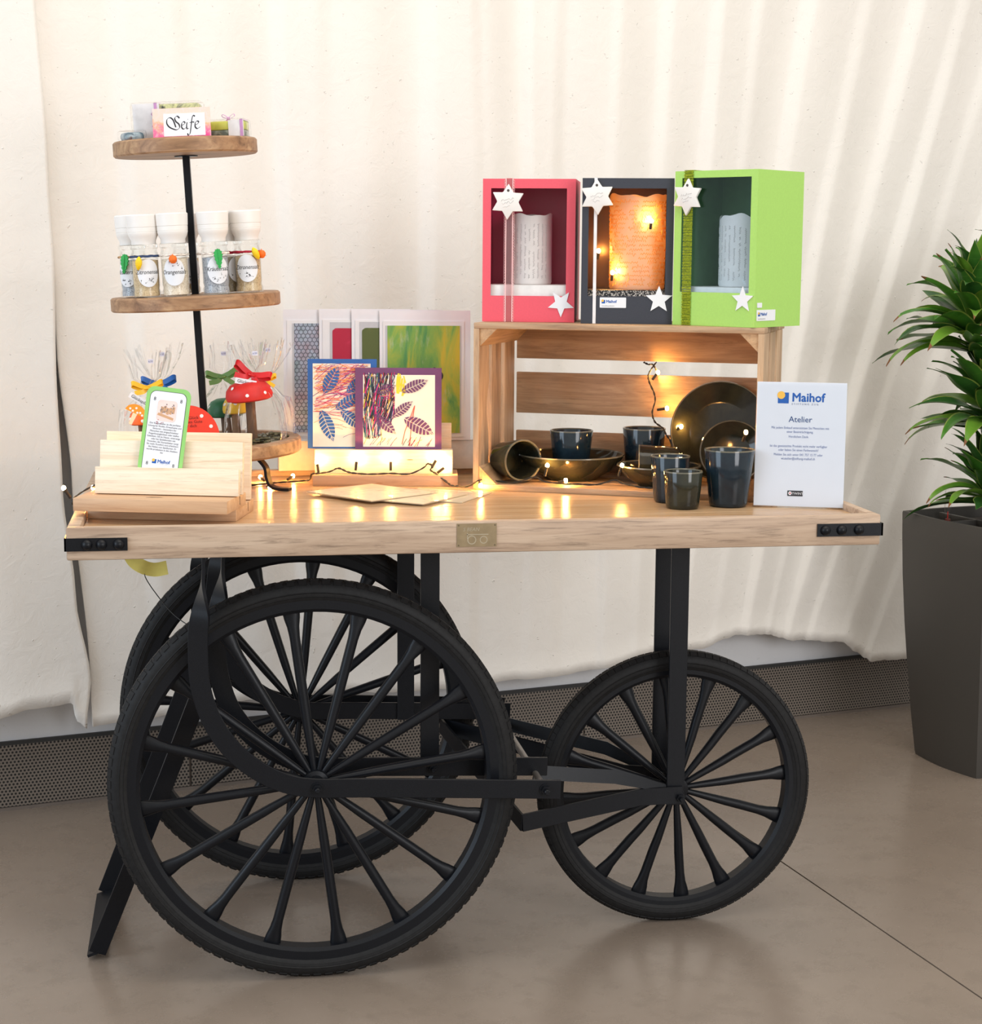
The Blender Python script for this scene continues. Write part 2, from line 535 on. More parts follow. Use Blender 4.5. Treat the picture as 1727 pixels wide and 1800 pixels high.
# edges of the gap at the left
GAPR = [(.20, -.474), (.302, -.474), (.739, -.502), (1.051, -.528), (1.413, -.552), (1.85, -.575), (2.6, -.6)]
GAPL = [(.20, -.490), (.302, -.477), (.50, -.505), (.739, -.527), (1.0, -.534), (1.2, -.532), (1.413, -.540), (1.85, -.560), (2.6, -.58)]
def main_edge(s, u, z):
    return max(s, s) if u > -.52 else lerp_list(GAPR, z) + (u + .60) * .5
def main_off(u, z):
    return .088
def left_edge(s, u, z):
    e = lerp_list(GAPL, z)
    return e - (-.58 - u) * (1.0)
def left_off(u, z):
    return .105 + .02 * math.exp(-((u + .585) / .02) ** 2) * 0 + (.03 if u < -.7 else 0) * 0
def mono_edge(s, u, z):
    e = lerp_list(GAPR, z); t = min(1, max(0, (u + .58) / .14))
    return e * (1 - t) + s * t if t < 1 else s
drape('curtain', 'wide white plaster-stiffened curtain hanging in folds behind the cart', -.58, 4.6, 900, 64, main_off, mono_edge)
drape('curtain', 'white curtain at the far left edge with a bluish shaded lower hem', -1.7, -.58, 160, 50, left_off, left_edge)
# ================================================================== the cart
TZ = .793          # tray floor
TX0, TX1, TY0, TY1, TB, TT = -.4007, .9725, -.0734, .690, .752, .805
cart = thing('display_cart', 'wooden tray cart on three black spoked wheels with rubber tyres', 'cart', (.28, .25, 0))
def P(m, name, mat, bevel=0, **k):
    return m.build(name, mat, cart, world=True, bevel=bevel, **k)
P(MB().box(TX0, TX1, TY0, TY0 + .021, TB, TT), 'front_rail', RAILW, .003)
P(MB().box(TX0, TX1, TY1 - .021, TY1, TB, TT), 'back_rail', RAILW, .003)
for x0 in (TX0, TX1 - .021):
    P(MB().box(x0 if x0 < 0 else x0 + .005, x0 + .021, TY0 + .0212, TY1 - .0212, TB, TT), 'side_rail', RAILW, .003)
y = TY0 + .0215; w = (TY1 - .0215 - y) / 6
for k in range(6):
    P(MB().box(TX0 + .0215, TX1 - .0165, y + k * w + .0002, y + (k + 1) * w - .0002, TZ - .018, TZ), 'tray_board', TRAYW, .0008, seg=1)
def rivets(br, xs, z):
    for x in xs:
        m = MB().lathe([(.0, .009), (.004, .0085), (.0075, .0055), (.009, .001), (.009, 0)], 16)
        m.build('rivet', BLACK_METAL, br, Vector((x, TY0 - .0032, z)) - Vector(cart.location), (R(90), 0, 0))
def bracket(x0, x1, z0, z1, side, xs):
    m = MB().box(x0, x1, TY0 - .0032, TY0 - .0004, z0, z1)
    xe = TX0 - .0032 if side < 0 else TX1 + .0004
    m.box(xe, xe + .0028, TY0 - .0032, TY0 + .10, z0, z1)
    rivets(P(m, 'corner_bracket', BLACK_METAL), xs, (z0 + z1) / 2)
bracket(-.4035, -.304, .7675, .7885, -1, (-.368, -.345, -.318))
bracket(.858, .976, .7685, .7905, 1, (.872, .901, .932))
# name plate with a faint engraved emblem
BRASS = plain('dull_brass', srgb(150, 132, 102), .42, .55, .12, 60)
BRASSD = plain('engraved_brass', srgb(176, 164, 140), .5, .3)
BRASSK = plain('dark_brass', srgb(110, 96, 74), .5, .4)
pl = P(MB().box(.233, .300, TY0 - .0016, TY0 - .0003, .7625, .8015), 'name_plate', BRASS)
lo = Vector(cart.location)
for x in (.236, .297):
    for z in (.7652, .7988):
        MB().lathe([(0, .0009), (.0012, .0006), (.0014, 0)], 8).build('nail', BRASSK, pl, Vector((x, TY0 - .0016, z)) - lo, (R(90), 0, 0))
text('S BEAN', .0085, BRASSD, pl, Vector((.243, TY0 - .0019, .789)) - lo, 'LEFT', .2)
m = MB()
for cx, r in ((.258, .0075), (.278, .0065)):
    pr = [(cx + r * math.cos(a * pi / 12), .774 + r * math.sin(a * pi / 12)) for a in range(24)]
    q = [(cx + r * .8 * math.cos(a * pi / 12), .774 + r * .8 * math.sin(a * pi / 12)) for a in range(24)]
    m.add([(x, TY0 - .0018, z) for x, z in pr + q], [(i, (i + 1) % 24, 24 + (i + 1) % 24, 24 + i) for i in range(24)])
m.box(.250, .286, TY0 - .0019, TY0 - .0017, .7825, .7838).box(.250, .2512, TY0 - .0019, TY0 - .0017, .776, .786)
P(m, 'emblem', BRASSD).parent = cart

# ---- wheels: the rim carries tyre, hub and sixteen spokes
def wheel(cx, cy, Ro, ri, phase, yaw, label):
    tw, rw = .021, .017
    tyre_in = Ro - .036
    rim = MB()
    A = Matrix.Rotation(R(-90), 4, 'X')
    rim.lathe([(ri, -rw * .72), (ri, rw * .72), (ri + .006, rw), (tyre_in + .004, rw), (tyre_in + .004, rw * .6), (tyre_in - .002, 0),
               (tyre_in + .004, -rw * .6), (tyre_in + .004, -rw), (ri + .006, -rw)], 96, 0, A, closed=True)
    w = rim.build('wheel', BLACK_METAL, cart, Vector((cx, cy, Ro)) - lo, (0, 0, yaw), angle=30)
    w['label'] = label
    t = MB()
    prof = []
    for a in range(-130, 131, 13):
        th = R(a)
        prof.append((Ro - .021 + .021 * math.cos(th), tw * math.sin(th)))
    t.lathe(prof, 96, 0, A, closed=True)
    for rr, zz in ((Ro - .020, tw * 1.0), (Ro - .027, tw * .93)):           # moulded side ribs
        for sg in (-1, 1):
            t.lathe([(rr - .0012, sg * zz), (rr, sg * (zz + .0012)), (rr + .0012, sg * zz)], 96, 0, A, caps=False)
    n = 110
    for k in range(n):                                                       # tread blocks
        for sg in (-1, 1):
            th = 2 * pi * (k + (.5 if sg > 0 else 0)) / n
            r0, r1 = Ro - .0085, Ro - .0005
            a = R(38)
            M = Matrix.Rotation(th, 4, 'Y') @ Matrix.Translation((0, sg * .0115, Ro - .0045)) @ Matrix.Rotation(-sg * a, 4, 'X')
            t.box(-.0068, .0064, -.005, .005, -.003, .0018, 0, M)
    for k in range(n):
        M = Matrix.Rotation(2 * pi * k / n, 4, 'Y') @ Matrix.Translation((0, 0, Ro - .001))
        t.box(-.0085, .0085, -.005, .005, -.003, .0010, 0, M)
    t.build('tyre', RUBBER, w, angle=40)
    h = MB()
    h.lathe([(0, -.030), (.013, -.030), (.015, -.024), (.022, -.022), (.024, -.014), (.017, -.010), (.017, .010), (.024, .014), (.022, .022), (.015, .024), (.013, .030), (0, .030)], 24, 0, A)
    h.build('hub', BLACK_METAL, w)
    # one spoke, flattened into a flare at the rim and pinched at the hub
    L = ri + .003
    s = MB(); vs = []; N = 12
    stn = [(.016, .0050, .0050, -.012), (.05, .0065, .0065, -.010), (.10, .0082, .0082, -.007), (L * .6, .0088, .0088, -.003), (L - .045, .0090, .0090, -.001),
           (L - .028, .0105, .0085, 0), (L - .014, .0135, .0070, 0), (L - .002, .0150, .0062, 0), (L, .0150, .0060, 0)]
    for (z, a, b, yo) in stn:
        for k in range(N):
            q = 2 * pi * k / N
            vs.append((a * math.cos(q), yo + b * math.sin(q), z))
    fs = [(i * N + k, i * N + (k + 1) % N, (i + 1) * N + (k + 1) % N, (i + 1) * N + k) for i in range(len(stn) - 1) for k in range(N)]
    fs += [tuple(range(N - 1, -1, -1)), tuple((len(stn) - 1) * N + k for k in range(N))]
    s.add(vs, fs)
    for k in range(6):                                                        # weld beads at the foot
        s.lathe([(0, .0026), (.0022, .0012), (.0024, 0)], 6, 0, Matrix.Translation((-.013 + .005 * k, -.0065, L - .0032)))
    me = s.mesh('spoke', BLACK_METAL, angle=50)
    for k in range(16):
        put('spoke', me, w, (0, 0, 0), (0, R(90 - (phase + 22.5 * k)), 0))
    return w
YN, YF = 0.0, .4906
wheel(0, YN, .35, .296, 7.5, 0, 'large near wheel')
wheel(0, YF, .35, .296, 17, 0, 'large far wheel')
SX, SY, SR = .6807, .1685, .26
wheel(SX, SY, SR, .213, 5, -.011, 'small single wheel')

# ---- bent flat bars that hold the big wheels
SCR = [(-.183, .748), (-.185, .701), (-.190, .653), (-.194, .625), (-.195, .592), (-.192, .534), (-.175, .475), (-.144, .425), (-.103, .387), (-.052, .360), (0, .350), (.10, .346), (.42, .330)]
def scroll(yy, sg):
    pts = smooth_path([(x, yy, z) for x, z in SCR], 6)
    wd = []
    for i, p in enumerate(pts):
        t = (pts[min(i + 1, len(pts) - 1)] - pts[max(i - 1, 0)]).normalized()
        inpl = Vector((0, 1, 0)).cross(t)
        f = min(1, max(0, (.715 - p.z) / .10)); f = f * f * (3 - 2 * f)
        a = f * pi / 2
        wd.append(Vector((0, 1, 0)) * math.cos(a) + inpl * math.sin(a))
    P(MB().strip([(TX0 * 0 - .183, yy, TZ - .0185)] + pts, [wd[0]] + wd, .033, .006), 'wheel_bar', BLACK_METAL, .0008, seg=1)
for yy, sg in ((-.047, -1), (YF + .047, 1)):
    scroll(yy, sg)
INN = [(-.150, .748), (-.152, .701), (-.158, .653), (-.163, .61), (-.165, .575), (-.160, .525), (-.143, .470), (-.112, .425), (-.07, .390), (-.02, .366), (.03, .357), (.10, .355), (.415, .343)]
SCR_SAVE = SCR; SCR = INN
for yy, sg in ((.050, 1), (YF - .050, -1)):
    scroll(yy, sg)
SCR = SCR_SAVE
def bolt(x, y0, z, sg, r=.009):
    A = Matrix.Translation((x, y0, z)) @ Matrix.Rotation(R(90) * (1 if sg < 0 else -1), 4, 'X')
    m = MB().lathe([(0, 0), (r * 1.25, 0), (r * 1.25, .002), (0, .002)], 16, 0, A)
    m.lathe([(0, .002), (r, .002), (r, .0085), (0, .0085)], 6, 0, A)
    m.lathe([(0, .0085), (r * .55, .0085), (r * .55, .0165), (r * .4, .018), (0, .018)], 10, 0, A)
    P(m, 'bolt', BLACK_METAL)
for yc, so in ((YN, -1), (YF, 1)):
    bolt(0, yc + so * .050, .35, so, .0085)
    P(MB().tube([(0, yc - .05, .35), (0, yc + .05, .35)], .008, 12), 'axle', BLACK_METAL)
bolt(.393, -.050, .331, -1, .009); bolt(.393, YF + .050, .331, 1, .009)
bolt(.209, .0465, .349, -1, .008); bolt(.209, YF - .0465, .349, 1, .008)
P(MB().tube([(.393, -.052, .331), (.393, YF + .052, .331)], .006, 12), 'tie_rod', plain('brushed_rod', (.30, .28, .26), .35, .6))
# ---- posts
for yy in (.057, YF - .057):
    P(MB().box(.1885, .2215, yy - .003, yy + .003, .335, TZ - .0185), 'post', BLACK_METAL, .0008, seg=1)
for yy in (SY - .056, SY + .056):
    P(MB().box(.6515, .6850, yy - .003, yy + .003, SR - .018, TZ - .0185), 'fork_post', BLACK_METAL, .0008, seg=1)
bolt(.6755, SY - .063, SR - .003, -1, .008); bolt(.6755, SY + .063, SR, 1, .008)
P(MB().tube([(.6755, SY - .062, SR), (.6755, SY + .062, SR)], .008, 12), 'axle', BLACK_METAL)
P(MB().box(.60, .74, SY - .07, SY + .07, TZ - .0225, TZ - .0185), 'mount_plate', BLACK_METAL)
# ---- draw yoke from the small wheel to a crossbar under the big wheel bars
P(MB().strip([(.680, SY - .0625, .262), (.60, SY - .068, .263), (.367, .030, .247)], (0, 0, 1), .032, .005), 'yoke_arm', BLACK_METAL, .0006, seg=1)
P(MB().strip([(.680, SY + .0625, .262), (.60, SY + .07, .268), (.278, .460, .314)], (0, 0, 1), .032, .005), 'yoke_arm', BLACK_METAL, .0006, seg=1)
P(MB().strip([(.367, .030, .247), (.278, .460, .314)], (0, 0, 1), .032, .005), 'yoke_crossbar', BLACK_METAL, .0006, seg=1)
P(MB().strip([(.393, .066, .328), (.55, .09, .306), (.672, SY - .0505, .266)], (0, .25, 1), [.026, .025, .012], .005), 'link_bar', BLACK_METAL)
P(MB().strip([(.393, .40, .330), (.58, .30, .300), (.672, SY + .0505, .266)], (0, .25, 1), [.026, .025, .012], .005), 'link_bar', BLACK_METAL)
# ---- U-shaped rest at the left
def leg(yt, yb):
    P(MB().strip([(-.170, yt, .553), (-.250, yt + (yb - yt) * .3, .345), (-.381, yb, .0135)], (1, 0, .38), .031, .005), 'rest_leg', BLACK_METAL, .0006, seg=1)
leg(.060, .118); leg(YF - .060, .425)
P(MB().strip([(-.3815, .116, .0145), (-.3815, .427, .0145)], (1, 0, .38), .0345, .005, 0), 'rest_foot', BLACK_METAL)
# ================================================================== three-tier stand
LEAN = R(-3.0)
SB = Vector((-.171, .50, TZ))
LM = Matrix.Rotation(LEAN, 4, 'Y')
def sp(x, y, z):                      # point in the leaning stand -> world
    return SB + LM @ Vector((x, y, z))
stand = thing('tiered_stand', 'three-tier stand with round brown wooden shelves on a black pole', 'stand', SB)
m = MB()
m.tube([(0, 0, .03), (0, 0, .633)], .0092, 4, 0, M=LM @ Matrix.Rotation(R(38), 4, 'Z'))
m.build('pole', BLACK_METAL, stand, bevel=.001, seg=1)
def disc(z0, z1, r, rim):
    m = MB()
    if rim:
        m.lathe([(0, z0), (r - .004, z0), (r, z0 + .004), (r, z1 - .004), (r - .004, z1), (r - .022, z1), (r - .024, z1 - .012), (0, z1 - .012)], 72, 0, LM)
    else:
        m.lathe([(0, z0), (r - .003, z0), (r, z0 + .003), (r, z1 - .003), (r - .003, z1), (0, z1)], 72, 0, LM)
    o = m.build('shelf', MANGO, stand)
    MB().lathe([(0, z0 - .002), (.022, z0 - .002), (.022, z0 - .0002), (0, z0 - .0002)], 24, 0, LM).build('flange', BLACK_METAL, o)
disc(.632, .660, .1345, 0)
disc(.346, .3725, .160, 0)
disc(.064, .092, .183, 1)
T1, T2, T3 = .660, .3725, .080
for a in (-24, 96, 216):
    d = Vector((math.cos(R(a)), math.sin(R(a)), 0))
    pts = [LM @ (d * .10 + Vector((0, 0, .0635))), d * .118 + Vector((0, 0, .045)), d * .122 + Vector((0, 0, .025)), d * .130 + Vector((0, 0, .008)), d * .148 + Vector((0, 0, .0035)), d * .168 + Vector((0, 0, .0035))]
    MB().strip(smooth_path(pts, 4), Vector((-d.y, d.x, 0)), .018, .0055).build('foot', BLACK_METAL, stand)

# ---- soaps on the top shelf
def clearm(n, **k):
    return MATS[n] if n in MATS else clear(n, **k)
FILM = clearm('cellophane', fac=.16, rough=.10, crinkle=.8, cscale=38, cap=.42)
SHEET = clearm('clear_sleeve', fac=.07, rough=.06, crinkle=.12, cscale=14)
RIB_LILAC = plain('lilac_ribbon', srgb(205, 150, 200), .45)
BAND = plain('white_band', (.80, .78, .78), .6)
def soap_mat(name, stops, scale):
    m, nt, b = nt_new(name)
    v = coords(nt)
    nt.links.new(ramp(nt, noise(nt, v, scale, 4, .6, 1.5), stops), b.inputs['Base Color'])
    b.inputs['Roughness'].default_value = .45
    b.inputs['Coat Weight'].default_value = .4
    return m
S_A = soap_mat('marbled_soap', [(.35, srgb(46, 52, 44)), (.5, srgb(206, 206, 150)), (.62, srgb(120, 126, 100)), (.75, srgb(236, 226, 190))], 22)
S_B = soap_mat('lime_soap', [(.4, srgb(168, 186, 60)), (.6, srgb(206, 208, 92))], 15)
S_C = soap_mat('slate_soap', [(.4, srgb(70, 96, 110)), (.55, srgb(150, 170, 180)), (.7, srgb(96, 60, 50))], 30)
S_D = soap_mat('grey_soap', [(.4, srgb(86, 96, 84)), (.6, srgb(150, 158, 140))], 40)
def slist(o, *a): return o
def tie(parent, c, sz, rot=(0, 0, 0), mat=RIB_LILAC, w=.004):
    """a small bow: two loops and two tails"""
    m = MB()
    for sg in (-1, 1):
        lp = [(0, 0, 0), (sg * .35, -.05, .35), (sg * .75, -.08, .55), (sg * .85, 0, .30), (sg * .45, .08, .08), (0, 0, 0)]
        m.strip([Vector(p) * sz for p in smooth_path(lp, 5)], (0, 1, .2), w, .0006)
        tl = [(0, 0, 0), (sg * .25, -.12, -.4), (sg * .55, -.12, -.95)]
        m.strip([Vector(p) * sz for p in smooth_path(tl, 5)], (1, 0, .4), w, .0006)
    m.lathe([(0, -.5), (.35, -.4), (.5, 0), (.35, .4), (0, .5)], 8, 0, Matrix.Scale(w * 1.5, 4))
    return m.build('ribbon', mat, parent, c, rot)
def soap(label, x, y, w, d, h, rz, mat, mat2=None, tilt=0, band=None, bow=None, dz=0):
    t = thing('soap_bar', label, 'soap', sp(x, y, T1 + dz), (0, LEAN + tilt, rz), 'soaps on the top shelf')
    if mat2:
        MB().box(-w / 2, w / 2, -d / 2, d / 2, 0, h * .45).build('soap_layer', mat2, t, bevel=.002)
        MB().box(-w / 2, w / 2, -d / 2, d / 2, h * .451, h).build('soap_layer', mat, t, bevel=.003)
    else:
        MB().box(-w / 2, w / 2, -d / 2, d / 2, 0, h).build('soap_block', mat, t, bevel=.006)
    if band:
        b0, b1 = band
        e = .0012
        m = MB()
        m.box(b0, b1, -d / 2 - e, d / 2 + e, h, h + e).box(b0, b1, -d / 2 - e, -d / 2, .001, h).box(b0, b1, d / 2, d / 2 + e, .001, h)
        m.build('paper_band', BAND, t)
        m = MB(); c = (b0 + b1) / 2 + (b1 - b0) * .36; e2 = .0022; rw = .0026
        m.box(c - rw, c + rw, -d / 2 - e2, d / 2 + e2, h + e, h + e2).box(c - rw, c + rw, -d / 2 - e2, -d / 2 - e, .001, h + e2)
        m.build('ribbon_tie', RIB_LILAC, t)
    e = .004
    MB().box(-w / 2 - e, w / 2 + e, -d / 2 - e, d / 2 + e, .0002, h + e).build('wrapper', FILM, t, bevel=.005)
    if bow: tie(t, bow[0], bow[1], bow[2])
    return t
soap('large marbled soap wrapped with a white band and lilac ribbon behind the calligraphy card', -.028, .012, .125, .05, .068, R(-8), S_A, None, 0, (-.062, -.012), ((-.012, -.032, .040), .018, (0, R(12), 0)))
soap('two-tone lime and grey soap bar at the right end of the top shelf', .083, -.028, .066, .045, .030, R(-14), S_B, S_D, 0, (.004, .033), ((.0, 0, .036), .014, (0, 0, 0)))
soap('small slate-blue soap in clear wrap at the left end of the top shelf', -.096, -.035, .036, .040, .016, R(20), S_C)
# postcard with the word
def card_art():
    m, nt, b = nt_new('pink_orange_painting')
    v = coords(nt, rand=False)
    tc = nt.nodes.new('ShaderNodeSeparateXYZ'); nt.links.new(v, tc.inputs[0])
    f = noise(nt, v, 160, 5, .7, .5); g = noise(nt, v, 22, 4, .6, 1)
    ad = nt.nodes.new('ShaderNodeMath'); ad.operation = 'MULTIPLY_ADD'; ad.inputs[1].default_value = 16
    nt.links.new(tc.outputs[2], ad.inputs[0]); nt.links.new(g, ad.inputs[2])
    c = ramp(nt, ad.outputs[0], [(.45, srgb(236, 60, 140)), (.7, srgb(238, 110, 150)), (.95, srgb(240, 180, 140)), (1, srgb(236, 205, 190))])
    c = mix(nt, c, srgb(250, 215, 220), ramp(nt, f, [(.5, (0, 0, 0)), (.75, (.8, .8, .8))]))
    nt.links.new(c, b.inputs['Base Color']); b.inputs['Roughness'].default_value = .5
    return m
t = thing('name_card', 'pink and orange postcard bearing a white slip lettered in calligraphy', 'card', sp(-.004, -.075, T1), (R(-9), LEAN, R(-7)))
MB().box(-.053, .053, -.0008, .0008, .0005, .056).build('postcard', card_art(), t)
pc = MB().box(-.033, .043, -.0016, -.0010, .004, .0455).build('slip', PAPER, t)
# calligraphy strokes, pen held at an angle
def pen(m, pts, s, ox, oz, y, wmax, wmin=.25, ang=40):
    q = smooth_path([(x, 0, z) for x, z in pts], 7)
    d = Vector((math.cos(R(ang)), 0, math.sin(R(ang))))
    L = []; Rr = []
    for i, p in enumerate(q):
        t = (q[min(i + 1, len(q) - 1)] - q[max(i - 1, 0)]).normalized()
        n = Vector((-t.z, 0, t.x))
        w = wmin + (1 - wmin) * abs(n.dot(d)) ** 1.6
        a = p * s
        L.append(a + n * w * wmax / 2); Rr.append(a - n * w * wmax / 2)
    vs = [(v.x + ox, y, v.z + oz) for v in L + Rr]; k = len(L)
    m.add(vs, [(i, i + 1, k + i + 1, k + i) for i in range(k - 1)])
m = MB(); S_ = .0285; wM = .0026
G = dict(s=S_, ox=-.028, oz=.0145, y=-.0020, wmax=wM)
pen(m, [(.86, .78), (.72, .92), (.56, .80), (.62, .58), (.80, .40), (.84, .18), (.66, .04), (.42, .10), (.18, .24), (.04, .46), (.06, .72), (.24, .84), (.42, .72), (.52, .48), (.60, .20)], **G)
pen(m, [(.96, .30), (1.14, .38), (1.20, .48), (1.10, .54), (.99, .42), (.98, .18), (1.10, .06), (1.26, .16)], **G)
pen(m, [(1.34, .50), (1.30, .28), (1.32, .08), (1.44, .12)], **G)
pen(m, [(1.38, .66), (1.41, .70)], **G)
pen(m, [(1.86, .86), (1.74, .92), (1.66, .70), (1.58, .20), (1.50, -.22), (1.38, -.34), (1.34, -.22)], **G)
pen(m, [(1.50, .46), (1.66, .50), (1.80, .48)], **G)
pen(m, [(1.82, .28), (2.02, .38), (2.08, .50), (1.97, .55), (1.86, .42), (1.85, .18), (1.98, .06), (2.18, .18)], **G)
m.build('lettering', INK, pc)

# ---- salt shakers on the middle shelf
GLASS = clearm('thin_glass', fac=.16, rough=.02, tint=(.97, .98, .98))
FROST = plain('frosted_plastic', (.86, .835, .80), .45, 0, .02, 30)
def salt(name, a, b, sc_=220):
    return soap_mat(name, [(.35, a), (.5, b), (.7, tuple(min(1, c * 1.15) for c in b))], sc_)
SALT_T = salt('tan_salt', srgb(176, 146, 106), srgb(214, 190, 150))
SALT_P = salt('pale_salt', srgb(206, 186, 158), srgb(236, 222, 200))
SALT_G = salt('herb_salt', srgb(104, 112, 124), srgb(176, 180, 186))
SALT_D = salt('dark_herb_salt', srgb(92, 78, 58), srgb(150, 134, 104))
JR = .0250
def cordm(n, c): return plain(n, c, .8, 0, .2, 300, .4, 700)
CORDS = {'blue': cordm('blue_cord', srgb(52, 72, 112)), 'white': cordm('white_cord', srgb(230, 222, 212)), 'red': cordm('red_cord', srgb(170, 20, 48)), 'tan': cordm('tan_cord', srgb(196, 160, 120))}
FR_Y = plain('yellow_felt', srgb(244, 204, 20), .6, 0, .1, 200, .3, 300)
FR_O = plain('orange_felt', srgb(240, 110, 20), .6, 0, .1, 200, .3, 300)
FR_G = plain('green_felt', srgb(50, 170, 84), .7, 0, .1, 200, .3, 300)
def charm(par, kind, ang, z, roll=0):
    m = MB()
    d = JR + .0065
    loc = (d * math.sin(R(ang)), -d * math.cos(R(ang)), z)
    if kind == 'leaf':
        W = [(0, .017), (.0045, .014), (.0065, .008), (.0062, .002), (.0045, -.006), (.002, -.013), (0, -.019)]
        out = []
        for i in range(len(W) - 1):
            (a, b), (c, e) = W[i], W[i + 1]
            out += [(a, b), ((a + c) / 2 + .0022, (b + e) / 2 + .0012)]
        out.append(W[-1])
        poly = out + [(-x, zz) for x, zz in reversed(out[1:-1])]
        m.prism(poly, -.0016, .0016)
        m.tube([(0, -.0018, .018), (0, -.0026, 0), (0, -.0018, -.017)], .0008, 6)
        mat = FR_G
    elif kind == 'lemon':
        m.lathe([(0, -.0135), (.0016, -.0125), (.004, -.009), (.0062, -.002), (.006, .004), (.0036, .009), (.0014, .0115), (0, .0125)], 14)
        mat = FR_Y
    else:
        m.lathe([(0, -.008), (.004, -.0072), (.0072, -.003), (.0075, .002), (.005, .006), (.001, .0075), (0, .0105)], 14)
        mat = FR_O
    return m.build({'leaf': 'leaf_charm', 'lemon': 'lemon_charm'}.get(kind, 'orange_charm'), mat, par, loc, (0, R(roll), R(ang)))
def shaker(label, x, y, turn, content, cord, word, charms, flower=1):
    t = thing('salt_shaker', label, 'shaker', sp(x, y, T2 + .0003), (0, LEAN, R(turn)), 'salt shakers on the middle shelf')
    g = MB().lathe([(0, 0), (.0245, 0), (.0262, .002), (.0262, .010), (.0240, .014), (.0238, .018), (JR, .021), (JR, .080), (.0235, .084), (.0235, .088), (.0262, .091), (.0262, .096), (.024, .099)], 20, caps=False)
    g.build('jar', GLASS, t)
    MB().lathe([(0, .003), (.0232, .003), (.0235, .010), (.0225, .015), (.0235, .022), (.0238, .068), (0, .071)], 20).build('salt', content, t)
    c = MB().lathe([(0, .097), (.0225, .097), (.0225, .104), (.0265, .112), (.0282, .118), (.0282, .1195), (.0275, .120), (.0282, .1205), (.0285, .128), (.0278, .1285), (.0288, .1292), (.0298, .150), (.0285, .152), (0, .152)], 28)
    c.build('cap', FROST, t)
    lab = MB(); vs = [(0, -JR - .0007, .045)]
    for k in range(29):
        a = 2 * pi * k / 28
        px, pz = .0205 * math.cos(a), .0255 * math.sin(a)
        vs.append(((JR + .0007) * math.sin(px / JR), -(JR + .0007) * math.cos(px / JR), .045 + pz))
    # ring of intermediate points keeps the oval on the curve
    vs2 = [(0, -JR - .0007, .045)]; fs = []
    rings = 5
    for r_ in range(1, rings + 1):
        for k in range(28):
            a = 2 * pi * k / 28
            px, pz = .0205 * math.cos(a) * r_ / rings, .0255 * math.sin(a) * r_ / rings
            vs2.append(((JR + .0007) * math.sin(px / JR), -(JR + .0007) * math.cos(px / JR), .045 + pz))
    for k in range(28):
        fs.append((0, 1 + k, 1 + (k + 1) % 28))
    for r_ in range(rings - 1):
        for k in range(28):
            fs.append((1 + r_ * 28 + k, 1 + r_ * 28 + (k + 1) % 28, 1 + (r_ + 1) * 28 + (k + 1) % 28, 1 + (r_ + 1) * 28 + k))
    lb = lab.add(vs2, fs).build('label', PAPER, t)
    if word:
        text(word, .0112, INK, lb, (0, 0, .0435 if flower > 0 else .041), 'CENTER', .28, bend=JR + .0011, xs=.86)
    m = MB(); rn = random.Random(sum(map(ord, label)) % 999)
    for k in range(9):
        px = rn.uniform(-.015, .015)
        pz = (.045 - rn.uniform(.009, .021) * (1 - (px / .022) ** 2)) if flower > 0 else (.045 + rn.uniform(.010, .021) * (1 - (px / .022) ** 2))
        Rr_ = JR + .0011
        q = lambda x, z: (Rr_ * math.sin(x / JR), -Rr_ * math.cos(x / JR), z)
        r0 = rn.uniform(.0006, .0012); an = rn.uniform(0, 6)
        m.add([q(px + r0 * math.cos(i * pi / 3), pz + r0 * math.sin(i * pi / 3)) for i in range(6)], [tuple(range(6))])
        dx, dz = math.cos(an), math.sin(an)
        m.add([q(px, pz), q(px + dx * .004, pz + dz * .004), q(px + dx * .004 - dz * .0003, pz + dz * .004 + dx * .0003), q(px - dz * .0003, pz + dx * .0003)], [(0, 1, 2, 3)])
    m.build('floral_print', INK, lb)
    n = 40
    m = MB()
    for ph in (0, pi):
        m.tube([((JR + .0012 + .0009 * math.cos(a * 5 + ph)) * math.cos(a), (JR + .0012 + .0009 * math.cos(a * 5 + ph)) * math.sin(a), .0755 + .0011 * math.sin(a * 5 + ph)) for a in [2 * pi * i / n for i in range(n)]], .0012, 6, 0, True)
    cd = m.build('cord', CORDS[cord], t)
    for (k, a, z, r_) in charms:
        charm(t, k, a, z, r_)
shaker('left rear salt shaker with grey herb salt and a green leaf charm', -.112, -.030, -28, SALT_G, 'tan', 'Kräutersalz', [('leaf', 0, .063, 8)])
shaker('left front salt shaker with navy cord and a yellow lemon charm', -.088, -.078, 12, SALT_T, 'blue', 'Zitronensalz', [('lemon', -32, .064, 8)])
shaker('salt shaker with white cord and a single orange charm, left of the pole', -.034, -.092, -4, SALT_P, 'white', 'Orangensalz', [('orange', 0, .068, 0)], -1)
shaker('salt shaker with a green leaf charm right of the pole', .040, -.092, 10, SALT_G, 'white', 'Kräutersalz', [('leaf', 2, .066, -4)])
shaker('rear salt shaker with red cord and brown herbs between the two right ones', .066, -.030, 40, SALT_D, 'red', '', [])
shaker('rightmost salt shaker with red cord, lemon and orange charms', .101, -.064, -6, SALT_T, 'red', 'Zitronensalz', [('lemon', 34, .072, -28), ('orange', 62, .070, 0)])
shaker('rear salt shaker with tan salt half hidden behind the pole', -.014, .042, 25, SALT_T, 'white', '', [])
